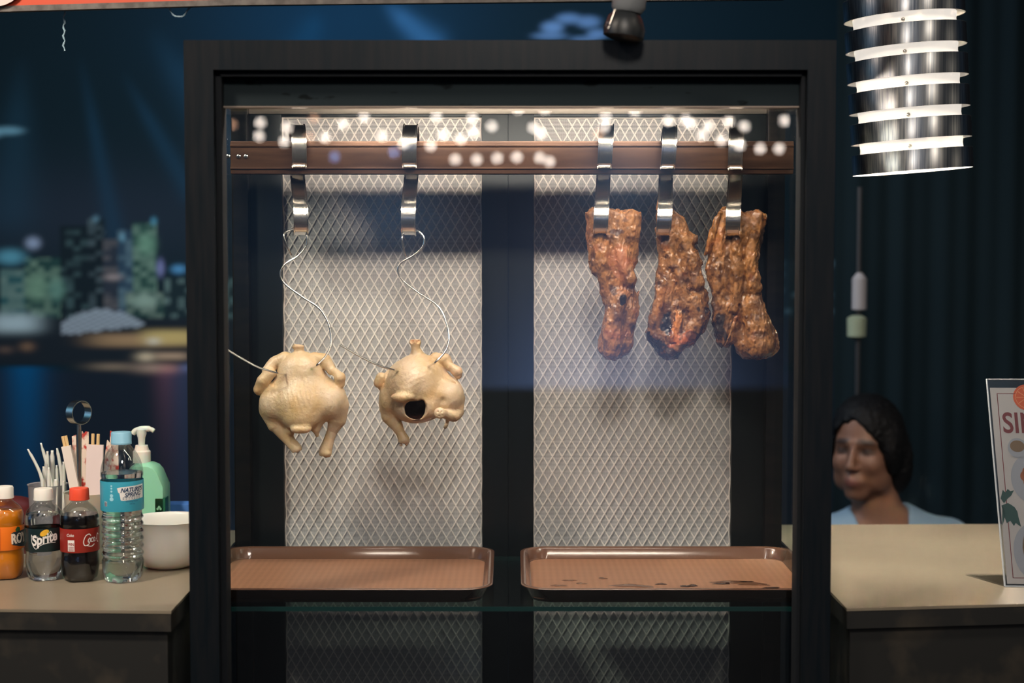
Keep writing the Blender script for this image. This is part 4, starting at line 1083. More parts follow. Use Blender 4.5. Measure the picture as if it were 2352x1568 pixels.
water_bottle()

# white bowl
def bowl():
    c = atz(388, 1300, ZC); c.z = ZC; k = c.y / FPX
    prof = [(.028, 0), (.034, .001), (.046, .008), (.0555, .022), (.0600, .045), (.0620, .066), (.0650, .0775), (.0660, .079), (.0652, .080), (.0620, .077), (.0590, .066), (.0570, .045), (.052, .024), (.043, .011), (.02, .006), (.001, .0055)]
    o = MB().lathe(lerp_prof(prof, 4), c, 72, cap=(True, True)).build('bowl', M['white'], loc=c)
    tag(o, 'white plastic bowl on the left counter against the case post', 'bowl')
bowl()
# pump bottle
def pump():
    c = atz(338, 1268, ZC); c.z = ZC; Y = c.y
    b = empty('soap_dispenser', c, 'mint green hand soap bottle with a white pump behind the water bottle', 'soap dispenser')
    mint = mat('mint_plastic', (.26, .60, .42), .3, sss=.3)
    def zz(py): return at(338, py, Y).z
    def xx(px): return xat(px, Y, 1150)
    k = Y / FPX; dp = .026
    out = [(xx(292), ZC + .001), (xx(385), ZC + .001), (xx(387), zz(1200)), (xx(386), zz(1112)), (xx(371), zz(1076)), (xx(362), zz(1066)), (xx(348), zz(1060)), (xx(318), zz(1060)), (xx(304), zz(1070)), (xx(292), zz(1100))]
    mb = MB(); n = len(out); vs = []
    for y, s_ in ((-dp, .90), (-dp * .75, .97), (-dp * .3, 1), (dp * .3, 1), (dp * .75, .97), (dp, .90)):
        cx = sum(p[0] for p in out) / n; cz = sum(p[1] for p in out) / n
        for (x, z) in out: vs.append((cx + (x - cx) * s_, Y + y, max(ZC + .0005, cz + (z - cz) * s_) if z > ZC + .002 else ZC + .0005))
    fs = [[r * n + i, (r + 1) * n + i, (r + 1) * n + (i + 1) % n, r * n + (i + 1) % n] for r in range(5) for i in range(n)] + [list(range(n)), [5 * n + i for i in range(n)][::-1]]
    mb.add(vs, fs); mb.build('body', mint, b, auto=45)
    cn = Vector((xx(327), Y, 0))
    MB().lathe([(.0150, zz(1062)), (.0150, zz(1036)), (.0135, zz(1034)), (.0125, zz(1033)), (.0105, zz(1024)), (.0105, zz(1022))], cn, 40, lambda r, z, t: r * (1 + .012 * math.cos(28 * t))).build('collar', M['milk'], b)
    mb = MB(); mb.lathe([(.0052, zz(1026)), (.0062, zz(1005)), (.0085, zz(996)), (.0085, zz(986)), (.006, zz(983))], cn, 24)
    mb.tube(spline([at(305, 996, Y), at(312, 988, Y), at(328, 984.5, Y), at(345, 985, Y), at(354, 990, Y)], 5), [.0045] * 8 + [.005] * 7 + [.004] * 5 + [.0032], 14)
    mb.build('pump_head', M['milk'], b)
    g = Flat(); p0 = Vector((xx(364), Y - dp * .98, zz(1204)))
    x1, x2, h = 0, xx(385) - xx(364), zz(1138) - zz(1204)
    MB().box((xx(363), Y - dp * 1.0, zz(1212)), (xx(387.6), Y - dp * .05, zz(1138)), .001).build('sticker', mat('dark_green_sticker', (.01, .10, .05), .4), b)
    fl = Flat(); fl.ell(.007, h * .78, .0022, .0022).ell(.0045, h * .72, .002, .0022).ell(.0095, h * .72, .002, .0022).rect(.0025, h * .42, .0125, h * .45).rect(.0025, h * .33, .0115, h * .355)
    fl.lay('sticker_mark', mat('pale_green_print', (.18, .42, .26), .5), Vector((xx(364), Y - dp * 1.0 - .0005, zz(1210))), Vector((1, 0, 0)), Vector((0, 0, 1)), b)
pump()
# blue box and dark red tub
p = atz(408, 1262, ZC)
o = MB().box((p.x - .024, p.y + .01, ZC), (p.x + .03, p.y + .05, zat(1160, p.y)), .003).build('blue_box', mat('blue_card', (.06, .19, .55), .5), loc=(p.x, p.y + .03, ZC)); tag(o, 'small bright blue box behind the white bowl', 'box')
p = atz(30, 1262, ZC)
o = MB().lathe(lerp_prof([(.050, 0), (.052, .02), (.051, .055), (.042, .078), (.024, .090), (.002, .094)], 4), (p.x, p.y, ZC), 40, cap=(True, False)).build('covered_tub', mat('dark_red_plastic', (.09, .010, .010), .45), loc=(p.x, p.y, ZC)); tag(o, 'round dark red tub in shade behind the soda bottles', 'tub')

# ------------------------------------------------------------------ cutlery cup, sleeves, caddy
M['cup'] = clear('frosted_cup', .05, (.9, .9, .92), .2, opac=.45, ocol=(.55, .54, .56))
def cup(px, py, r, h, label, m, nm='plastic_cup'):
    c = atz(px, py, ZC); c.z = ZC
    prof = [(r * .80, .001), (r * .82, 0), (r * .84, .003), (r, h - .002), (r + .0015, h), (r - .001, h - .001), (r * .80, .004)]
    o = MB().lathe(prof, c, 48, cap=(True, True)).build(nm, m, loc=c); tag(o, label, 'cup'); return c
cA = cup(112, 1272, .0325, zat(1108, 2.6) - ZC, 'frosted clear cup full of white plastic forks', M['cup'])
cB = cup(204, 1290, .0385, zat(1124, 2.54) - ZC, 'milky white cup holding chopsticks in paper sleeves behind the cola', mat('milky_cup', (.62, .56, .48), .35, sss=.4))
mfork = mat('white_fork_plastic', (.80, .74, .66), .3, sss=.25)
def cutlery(p0, p1, p2, w0, w1, label, mt=None, nm='plastic_fork', cat='cutlery', grp='white plastic cutlery standing in the frosted cup'):
    P = spline([p0, p1, p2], 8); n = len(P); vs = []
    for i, p in enumerate(P):
        t = i / (n - 1); ww = (w0 + (w1 - w0) * t) / 2 * (1 if t < .93 else .62)
        for dx, dy in ((-ww, 0), (-ww * .5, -.0014), (ww * .5, -.0014), (ww, 0), (ww * .5, .0010), (-ww * .5, .0010)): vs.append((p.x + dx, p.y + dy, p.z))
    fs = [[i * 6 + k, i * 6 + (k + 1) % 6, (i + 1) * 6 + (k + 1) % 6, (i + 1) * 6 + k] for i in range(n - 1) for k in range(6)] + [list(range(6))[::-1], [(n - 1) * 6 + k for k in range(6)]]
    o = mk(nm, vs, fs, mt or mfork, loc=p0); tag(o, label, cat, grp)
    return o
YA = cA.y
fk = [((96, 1180), (96, 1100), (64, 1031), .007, .0055, 'white fork handle leaning farthest left out of the cup'), ((124, 1185), (118, 1110), (94, 1017), .008, .0055, 'tallest white fork handle in the frosted cup'),
      ((118, 1185), (120, 1110), (120, 1034), .010, .008, 'broad grey white handle upright in the middle of the cup'), ((140, 1185), (142, 1100), (131, 1029), .008, .0055, 'white fork handle right of the middle of the cup, leaning left'),
      ((104, 1185), (103, 1120), (100, 1071), .006, .006, 'short white handle at the left of the cup'), ((112, 1185), (112, 1125), (112, 1073), .007, .006, 'short white handle beside the tallest one'),
      ((110, 1185), (110, 1100), (109, 1036), .006, .006, 'thin white handle half hidden behind the tallest one'), ((130, 1185), (131, 1120), (130, 1068), .007, .006, 'short white handle in front of the broad one'),
      ((150, 1190), (148, 1120), (146, 1060), .006, .006, 'white handle at the right rim of the cup'), ((102, 1180), (106, 1110), (106, 1052), .007, .006, 'grey white handle behind the short ones')]
for i, (a, b, c_, w0, w1, lb) in enumerate(fk):
    yo = YA - .014 + .0042 * ((i * 4) % 10) 
    cutlery(at(*a, yo), at(*b, yo), at(*c_, yo), w0, w1, lb)
# clip-like tops of two tongs-like forks seen inside the cup
for (px, py, lb) in ((128, 1100, 'white fork with its square end just above the rim of the cup'), (146, 1104, 'small white stirrer end just above the rim of the cup')):
    yo = YA - .022; cutlery(at(px, 1195, yo), at(px, 1150, yo), at(px, py, yo), .006, .009 if px < 140 else .005, lb)
# chopsticks in sleeves
wood = mat('chopstick_wood', (.72, .50, .24), .6); paper = mat('sleeve_paper', (.74, .66, .60), .7)
paper2 = mat('sleeve_paper_pink', (.72, .60, .58), .7)
def chop(a, b, wd, top, label, pm_):
    Y = cB.y - .008; A = at(*a, Y); B = at(*b, Y); d = (B - A).normalized(); n_ = Vector((d.z, 0, -d.x)) * wd / 2
    t = empty('chopsticks', A, label, 'chopsticks', 'chopsticks in paper sleeves')
    mb = MB()
    for y in (-.003,): mb.add([A - n_ + Vector((0, y, 0)), A + n_ + Vector((0, y, 0)), B + n_ + Vector((0, y, 0)), B - n_ + Vector((0, y, 0)), A - n_ + Vector((0, -y, 0)), A + n_ + Vector((0, -y, 0)), B + n_ + Vector((0, -y, 0)), B - n_ + Vector((0, -y, 0))],
                              [(0, 1, 2, 3), (7, 6, 5, 4), (0, 4, 5, 1), (1, 5, 6, 2), (2, 6, 7, 3), (3, 7, 4, 0)])
    mb.build('paper_sleeve', pm_, t, smooth=False)
    T = B + d * top
    for s_ in (-1, 1):
        o_ = n_.normalized() * s_ * wd * .16
        MB().tube([A + o_, T + o_], .0027, 8).build('stick', wood, t)
chop((200, 1262), (152, 1024), .015, .017, 'chopsticks in a white sleeve leaning left of the ring handle', paper)
chop((212, 1262), (219, 1021), .027, .018, 'chopsticks in a broad pinkish sleeve upright behind the cola', paper2)
# printed wrappers
wrapm = mat('printed_wrapper', (.7, .5, .42), .5); noise_mod(wrapm, 70, (.45, .04, .03), (.74, .62, .52), 3, .38, .5)
o = None
def wrapper(pts, Y, label):
    mb = MB(); P = [at(a, b, Y) for a, b in pts]; n = len(P)
    mb.add([p for p in P] + [p + Vector((0, .003, 0)) for p in P], [list(range(n))[::-1], list(range(n, 2 * n))] + [[i, (i + 1) % n, n + (i + 1) % n, n + i] for i in range(n)])
    o = mb.build('wrapped_packet', wrapm, loc=P[0], smooth=False); tag(o, label, 'packet', 'printed paper packets behind the chopsticks')
wrapper([(186, 1255), (188, 990), (192, 996), (196, 991), (203, 992), (206, 1250)], cB.y + .008, 'printed packet with red marks right beside the ring handle stem')
wrapper([(172, 1250), (165, 1002), (174, 998), (180, 1250)], cB.y + .006, 'narrow red and white packet left of the ring handle stem')
wrapper([(232, 1255), (240, 1050), (246, 1010), (252, 1018), (256, 1030), (250, 1255)], cB.y + .016, 'pink packet just left of the water bottle neck')
wrapper([(244, 1255), (253, 989), (262, 994), (270, 992), (276, 1255)], cB.y + .022, 'pink topped packet rising behind the blue cap')
# caddy with ring handle
def caddy():
    Yc = cB.y + .052
    t = empty('condiment_caddy', (xat(181, Yc, 1200), Yc, ZC), 'steel table caddy with a tall stem and flat ring handle', 'caddy')
    ctr = at(181, 947, Yc); R_ = .0205; vs = []; n = 40; yaw = .95
    for i in range(n + 1):
        a = 2 * PI * i / n
        for (rr_, wy) in ((R_, -.0085), (R_, .0085), (R_ - .0014, .0085), (R_ - .0014, -.0085)):
            x, z, y = rr_ * math.cos(a) , rr_ * 1.0 * math.sin(a), wy
            vs.append((ctr.x + x * math.cos(yaw) - y * math.sin(yaw), ctr.y + x * math.sin(yaw) + y * math.cos(yaw), ctr.z + z))
    fs = [[i * 4 + k, (i + 1) * 4 + k, (i + 1) * 4 + (k + 1) % 4, i * 4 + (k + 1) % 4] for i in range(n) for k in range(4)]
    mk('ring_handle', vs, fs, M['steel'], t, auto=40)
    MB().tube([(ctr.x, Yc, ctr.z - R_), (ctr.x, Yc, ZC + .006)], .0042, 12).build('stem', M['steel'], t)
    MB().box((ctr.x - .045, Yc - .008, ZC), (ctr.x + .045, Yc + .06, ZC + .005), .002).build('base', M['steel'], t)
caddy()
# ================================================================== pendant lamp at the right
def pendant():
    Yl = 2.62; k = Yl / FPX
    bc = at(2096, 394, Yl); R_ = 134 * k
    tilt = Matrix.Rotation(math.radians(-4.2), 3, 'Y') @ Matrix.Rotation(math.radians(1.0), 3, 'X')
    t = empty('pendant_lamp', bc, 'glowing pendant lamp of stacked brushed steel rings over the right counter', 'lamp')
    al = mat('brushed_aluminium', (.3, .32, .34), .3, 1)
    noise_mod(al, 40, (.22, .24, .27), (.50, .50, .50), 3, .35, .7, stretch=(9, 9, .05)); bb = N(al)['Principled BSDF']; bb.inputs['Roughness'].default_value = .38; bb.inputs['Anisotropic'].default_value = .85; bb.inputs['Anisotropic Rotation'].default_value = .25
    tg = N(al).new('ShaderNodeTangent'); tg.direction_type = 'RADIAL'; tg.axis = 'Z'; L(al, tg.outputs[0], bb.inputs['Tangent'])

    whi = mat('white_enamel', (.85, .82, .78), .4)
    pitch = 69.5 * k; bh = 45 * k
    for i in range(7):
        z0 = i * pitch
        mb = MB(); mb.lathe([(R_, z0 + .0006), (R_ + .0004, z0), (R_ + .0004, z0 + bh), (R_, z0 + bh + .0003)], bc, 72, cap=(False, False), rot=tilt); mb.build('ring', al, t, auto=60)
        mb = MB(); mb.lathe([(R_ - .0008, z0 + bh), (R_ - .0008, z0)], bc, 72, cap=(False, False), rot=tilt)
        mb.lathe([(R_ + .0003, z0 - .0002), (R_ - .0010, z0 - .0002)], bc, 72, cap=(False, False), rot=tilt)
        mb.lathe([(R_ - .0010, z0 + bh + .0004), (R_ + .0003, z0 + bh + .0004)], bc, 72, cap=(False, False), rot=tilt)
        if i: mb.lathe([(R_ * .845, z0 + .0), (R_ * .85, z0 + bh * .9), (R_ - .002, z0 + bh * .98)], bc, 72, cap=(False, False), rot=tilt)
        mb.build('ring_lining', whi, t)
    # inner drum segments that show in the gaps
    dm = mat('glowing_drum', (.85, .82, .76), .5, es=.6, ec=(1, .93, .85))
    for i in range(6):
        z0 = i * pitch + bh
        mb = MB(); mb.lathe([(R_ * .86, z0 - .004), (R_ * .845, z0 + (pitch - bh) * .5), (R_ * .86, z0 + pitch - bh + .003)], bc, 72, cap=(False, False), rot=tilt)
        d = mb.build('drum', dm, t)
        for a in (-1.85,):
            p = bc + tilt @ Vector((R_ * .86 * math.cos(a), R_ * .86 * math.sin(a), z0 + (pitch - bh) * .35))
            mb = MB(); mb.lathe([(.0036, 0), (.0034, .0012), (.0020, .0026), (.0003, .003)], p, 14, rot=Matrix.Rotation(-PI / 2 - 0.0, 3, 'X') @ Matrix.Rotation(PI, 3, 'X')); mb.build('screw', M['wire'], d)
    # bulb
    mb = MB(); zb_ = .29; prof = [(.001, zb_ - .032)] + [(.032 * math.sin(q), zb_ - .032 * math.cos(q)) for q in [.3 + i * .25 for i in range(9)]] + [(.014, zb_ + .038), (.014, zb_ + .068)]
    mb.lathe(prof, bc, 32, cap=(True, True), rot=tilt); mb.build('bulb', glow('bulb_glow', (1, .90, .76), 950), t)
    mb = MB(); mb.lathe([(R_ * .84, 6 * pitch + bh * .9), (.02, 6 * pitch + bh), (.008, 6 * pitch + bh + .02)], bc, 48, cap=(False, True), rot=tilt); mb.build('top_cap', al, t)
    top = bc + tilt @ Vector((0, 0, 6 * pitch + bh + .02))
    MB().tube([top, (top.x, top.y, 2.9)], .003, 8).build('cord', M['black'], t)
pendant()

# ------------------------------------------------------------------ menu stand
def menu():
    TL = at(2266, 871, 2.44); BLp = atz(2308, 1347, ZC); BLp.z = ZC + .0005
    up = (TL - BLp); H = up.length; u = up.normalized(); ux = Vector((1, -.06, 0)).normalized(); nrm = ux.cross(u).normalized()  # towards +? 
    if nrm.y > 0: nrm = -nrm
    Wd = .212
    t = empty('menu_stand', BLp + ux * .1, 'clear acrylic menu stand at the right edge with a printed food card', 'menu stand')
    acr = clear('acrylic', .07, (.96, .97, .98), .02)
    def slab(o0, y0, y1, inset=0):
        return [o0 + ux * inset + u * inset + nrm * y0, o0 + ux * (Wd - inset) + u * inset + nrm * y0, o0 + ux * (Wd - inset) + u * (H - inset) + nrm * y0, o0 + ux * inset + u * (H - inset) + nrm * y0,
                o0 + ux * inset + u * inset + nrm * y1, o0 + ux * (Wd - inset) + u * inset + nrm * y1, o0 + ux * (Wd - inset) + u * (H - inset) + nrm * y1, o0 + ux * inset + u * (H - inset) + nrm * y1]
    F6 = [(0, 1, 2, 3), (7, 6, 5, 4), (0, 4, 5, 1), (1, 5, 6, 2), (2, 6, 7, 3), (3, 7, 4, 0)]
    MB().add(slab(BLp, .001, .0032), F6).build('front_sheet', acr, t, smooth=False)
    MB().add(slab(BLp, -.0035, -.0015), F6).build('rear_sheet', acr, t, smooth=False)
    ed = mat('acrylic_edge', (.55, .58, .62), .15, coat=.5)
    mb = MB(); mb.tube([BLp, BLp + u * H, BLp + u * H + ux * Wd], .0016, 6); mb.tube([BLp, BLp + ux * Wd], .0018, 6); mb.build('sheet_edge', ed, t)
    foot = [BLp, BLp + ux * Wd, BLp + ux * Wd + Vector((0, .10, 0)), BLp + Vector((-.035, .085, 0))]
    MB().poly([(p.x, p.y) for p in foot], ZC, ZC + .0025).build('foot', acr, t, smooth=False)
    pap = mat('menu_paper', (.62, .57, .54), .6)
    k = 2.40 / FPX
    Mg = .004; ph = H - .014
    vs = [BLp + ux * Mg + u * Mg, BLp + ux * (Wd - Mg) + u * Mg, BLp + ux * (Wd - Mg) + u * ph, BLp + ux * Mg + u * ph]
    pp = mk('menu_card', [v + nrm * .0004 for v in vs] + [v - nrm * .0004 for v in vs], F6, pap, t, smooth=False)
    red = mat('menu_red', (.22, .03, .03), .6); ora = mat('menu_orange', (.75, .12, .03), .6); org2 = mat('menu_orange_light', (.85, .30, .12), .6)
    green = mat('menu_green', (.01, .05, .045), .6); plate = mat('menu_plate', (.42, .43, .47), .6); brn = mat('menu_food', (.42, .13, .05), .6); sau = mat('menu_sauce', (.24, .15, .08), .6)
    O = BLp + nrm * .0008
    def V2(px, py):  # coordinates on the card read from the photo: offset from the left edge, height share
        f = (1347 - py) / (1347 - 871); lx = 2308 + (2266 - 2308) * f; return ((px - lx) * 2.40 / FPX, f * H)
    def put(name, fl, m, lift=0): fl.lay(name, m, O, ux, u, pp, nrm * lift)
    fr = Flat(); a = V2(2290, 905); b = V2(2326, 1328)
    fr.add([(a[0] - .0006, a[1]), (a[0] + .0006, a[1]), (b[0] + .0006, b[1]), (b[0] - .0006, b[1])], [(0, 1, 2, 3)])
    fr.rect(a[0], a[1] - .0005, a[0] + .03, a[1] + .0005); fr.rect(b[0], b[1] - .0005, .2, b[1] + .0005); put('border_line', fr, red)
    c = V2(2358, 914); q = Flat().ell(c[0], c[1], .0215, .0215, 32); put('slice_rind', q, ora)
    q = Flat().ring(c[0], c[1], .0172, .0182); 
    for i in range(10):
        an = 2 * PI * i / 10; q.stroke([(c[0] + .003 * math.cos(an), c[1] + .003 * math.sin(an)), (c[0] + .0165 * math.cos(an), c[1] + .0165 * math.sin(an))], .0008, .0014)
    put('slice_lines', q, org2, .0002)
    c = V2(2346, 980); w_ = text_mesh('SIN', .047, 0, .0008, .82); x0 = min(v[0] for v in w_[0]); c = V2(2305, 997)
    q = Flat().add([(v[0] - x0 + c[0], v[1] + c[1]) for v in w_[0]], w_[1]); put('title_text', q, red)
    c = V2(2336, 1029); put('sauce_cup', Flat().ell(c[0], c[1] - .003, .0150, .0165), plate); put('sauce', Flat().ell(c[0], c[1], .0115, .0095), sau, .0002)
    c = V2(2372, 1104); put('plate_mark', Flat().ell(c[0], c[1], .0345, .041, 36), plate)
    q = Flat()
    for (dx, dy, r_) in ((-.012, .004, .008), (-.008, -.006, .008), (-.002, .003, .010), (-.010, .012, .006)): q.ell(c[0] + dx, c[1] + dy, r_, r_ * 1.1)
    put('dish_mark', q, brn, .0002)
    c = V2(2374, 1270); put('plate_mark', Flat().ell(c[0], c[1], .032, .045, 36), plate); put('dish_mark', Flat().ell(c[0], c[1] + .006, .018, .03, 20), sau, .0002)
    q = Flat()
    for (a_, pts) in enumerate([[(2298, 1150), (2303, 1130), (2308, 1137), (2314, 1128), (2320, 1133), (2328, 1131), (2322, 1143), (2314, 1150), (2306, 1160)],
                                [(2300, 1166), (2314, 1160), (2322, 1164), (2330, 1170), (2336, 1180), (2338, 1192), (2344, 1214), (2332, 1205), (2328, 1212), (2320, 1200), (2312, 1206), (2306, 1190)],
                                [(2302, 1166), (2309, 1180), (2306, 1200), (2302, 1212)]]):
        q.poly([V2(*p) for p in pts])
    put('leaf_mark', q, green, .0003)
menu()

# ------------------------------------------------------------------ small dark spots on the right counter are part of its dirt: crumbs
# ------------------------------------------------------------------ red sign board at the top
def signboard():
    z0 = 1.832; A = atz(-260, 34, z0); M_ = atz(520, 12, z0); B = atz(1800, -2, z0); d = (M_ - A).normalized(); n_ = Vector((-d.y, d.x, 0))
    t = empty('sign_board', M_, 'red sign board with a frayed grey hem running along the top edge', 'sign board')
    def bx(z0_, z1_, y0, y1): 
        vs = [A + n_ * y0, M_ + n_ * y0, B + n_ * y0, B + n_ * y1, M_ + n_ * y1, A + n_ * y1]; return MB().poly([(v.x, v.y) for v in vs], z0_, z1_)
    hem = mat('grey_hem', (.10, .09, .085), .8); noise_mod(hem, 60, (.08, .07, .065), (.15, .135, .125), 4)
    bx(z0, z0 + .0085, 0, .012).build('hem', hem, t, smooth=False)
    red = mat('red_vinyl', (.52, .06, .02), .5)
    bx(z0 + .0086, z0 + .28, .0005, .0115).build('panel', red, t, smooth=False)
    wv = mat('wave_print', (.62, .52, .50), .6); c = atz(0, 5, z0 + .012) 
    p = A + d * ((atz(28, 20, z0) - A).length); q = Flat().ell(0, 0, .05, .05, 24)
    q.lay('print_mark', wv, p + Vector((-.035, 0, .057)) + n_ * -.0006, d, Vector((0, 0, 1)), t)
    # frayed thread and loop
    pl = clear('nothing', .05); thr = mat('pale_thread', (.28, .42, .50), .6)
    Yb = atz(140, 30, z0).y - .004
    P = [at(147 + 2.2 * math.sin(i * 1.7), 24 + i * 5.8, Yb) for i in range(17)]
    o = MB().tube(P, [.0009 + .0007 * abs(math.sin(i * 2.1)) for i in range(17)], 6).build('loose_thread', thr, loc=P[0]); tag(o, 'pale frayed thread hanging from the hem of the sign board at the upper left', 'thread')
    Yb = atz(410, 20, z0).y - .004
    P = spline([at(a, b, Yb) for a, b in ((387, 14), (392, 26), (400, 36), (412, 38), (422, 36), (430, 24), (440, 14))], 4)
    o = MB().tube(P, [.0008 + .0008 * abs(math.sin(i * 1.9)) for i in range(len(P))], 6).build('loose_thread', thr, loc=P[0]); tag(o, 'pale looped thread hanging from the sign hem above the left post', 'thread')
signboard()

# ------------------------------------------------------------------ spot lamp above the case
def spot():
    Y = 2.13
    t = empty('spot_lamp', at(1440, 0, Y), 'black spot lamp on a white neck hanging in front of the case head', 'lamp')
    bm_ = mat('matte_black', (.006, .008, .010), .45)
    def loft(rows, m, nm, y0=.0, dep=1.0):
        vs = []; n = 28
        for (pxl, pyl, pxr, pyr) in rows:
            a = at(pxl, pyl, Y); b = at(pxr, pyr, Y); c = (a + b) / 2; r_ = (b - a).length / 2; d = (b - a).normalized()
            for i in range(n):
                q = 2 * PI * i / n; vs.append(c + d * r_ * math.cos(q) + Vector((0, r_ * dep * math.sin(q), 0)))
        k = len(rows); fs = [[j * n + i, j * n + (i + 1) % n, (j + 1) * n + (i + 1) % n, (j + 1) * n + i] for j in range(k - 1) for i in range(n)] + [list(range(n))[::-1], [(k - 1) * n + i for i in range(n)]]
        MB().add(vs, fs).build(nm, m, t, auto=40)
    loft([(1408, -160, 1486, -150), (1408, -10, 1486, -10), (1405, 14, 1482, 22), (1410, 24, 1472, 34)], mat('white_lamp_neck', (.16, .17, .18), .5), 'neck')
    loft([(1412, 24, 1468, 34), (1398, 34, 1476, 48), (1386, 62, 1482, 72), (1386, 78, 1478, 92), (1396, 84, 1468, 98)], bm_, 'lamp_head')
    MB().tube([at(1413, 22, Y - .03), at(1397, 66, Y - .034)], .0008, 6).build('trim_line', M['wire'], t)
    dd = [at(1396, 50, Y - .0355), at(1401, 57, Y - .0355), at(1396, 66, Y - .0355), at(1391, 59, Y - .0355), at(1396, 50, Y - .0355)]
    MB().tube(dd, .0004, 6).build('diamond_mark', mat('grey_print', (.12, .13, .15), .5), t)
spot()

# ------------------------------------------------------------------ blurred things behind the right post
def back_things():
    Y = 3.78
    x0 = xat(1968, Y, 700)
    pole = empty('stand_pole', (x0, Y, 0), 'thin pole with pale fittings out of focus behind the right post of the case', 'pole')
    MB().tube([(x0 + .004, Y, 0), (x0 + .004, Y, zat(430, Y))], .006, 12).build('shaft', mat('dull_steel', (.05, .05, .055), .5, .3), pole)
    mt = mat('pale_fitting', (.42, .40, .42), .4); gm = mat('green_fitting', (.36, .42, .30), .4)
    def zz(p): return zat(p, Y)
    MB().lathe([(.008, zz(712)), (.018, zz(710)), (.018, zz(640)), (.010, zz(630)), (.007, zz(626))], (xat(1972, Y), Y - .002, 0), 24).build('upper_fitting', mt, pole)
    MB().lathe([(.010, zz(778)), (.023, zz(772)), (.024, zz(730)), (.012, zz(724))], (xat(1967, Y), Y - .002, 0), 24).build('lower_fitting', gm, pole)
back_things()

# ================================================================== festoon of small round lamps behind the viewer (mirrored in the front glass)
BUL = [(513, 266, 0), (532, 286, 1), (598, 282, 0), (595, 313, 0), (660, 293, 0), (653, 325, 0), (721, 272, 1), (711, 315, 1), (747, 315, 0), (788, 285, 0), (836, 270, 0), (878, 312, 0), (989, 335, 0), (1003, 267, 0),
       (1018, 309, 0), (927, 330, 0), (1058, 319, 0), (1088, 303, 0), (1085, 271, 0), (1046, 366, 0), (1095, 366, 0), (1142, 363, 0), (1187, 361, 0), (1240, 362, 0), (1262, 371, 0), (1190, 250, 0), (1251, 250, 0), (1130, 290, 0),
       (1225, 293, 0), (1242, 306, 0), (1391, 268, 0), (1388, 292, 0), (1375, 308, 1), (1458, 256, 0), (1535, 277, 0), (1575, 275, 0), (1588, 284, 0), (1628, 289, 0), (1612, 310, 0), (1657, 322, 0), (1674, 279, 0), (1710, 290, 0),
       (1700, 333, 0), (1802, 277, 0), (1746, 341, 0), (1790, 341, 0), (1838, 330, 0), (768, 360, 2), (905, 350, 2)]
def bulbs():
    YV = 16.0; proto = {}
    gl = {0: glow('string_bulb_glow', (1, .88, .78), 22.0), 1: glow('string_bulb_dim', (1, .55, .35), 8), 2: glow('string_bulb_blue', (.25, .45, 1), 8)}
    cm = mat('lamp_cable', (.03, .03, .03), .6)
    nm = {0: ('small round white lamp of the light string, mirrored as a disc in the case glass', 'white lamps mirrored in the glass'), 1: ('small round dim orange lamp, mirrored as a pinkish disc in the case glass', 'orange lamps mirrored in the glass'),
          2: ('small round blue lamp, mirrored as a blue disc in the case glass', 'blue lamps mirrored in the glass')}
    for (px, py, k) in BUL:
        p = at(px, py, YV); loc = Vector((p.x, 2 * YP - YV, p.z))
        if k not in proto:
            mb = MB(); r = .035
            mb.lathe([(max(.001, r * math.sin(q)), -r * math.cos(q)) for q in [PI * i / 14 for i in range(14)]], loc, 20, cap=(True, True)); o = mb.build('string_lamp', gl[k], loc=loc)
            tag(o, nm[k][0], 'lamp', nm[k][1])
            c = MB().tube([loc + Vector((0, 0, .033)), loc + Vector((0, 0, .075))], .014, 10).build('socket', cm, o)
            proto[k] = (o, c)
        else:
            o0, c0 = proto[k]; o = o0.copy(); COL.objects.link(o); o.location = loc
            c = c0.copy(); c.parent = o; COL.objects.link(c)
bulbs()

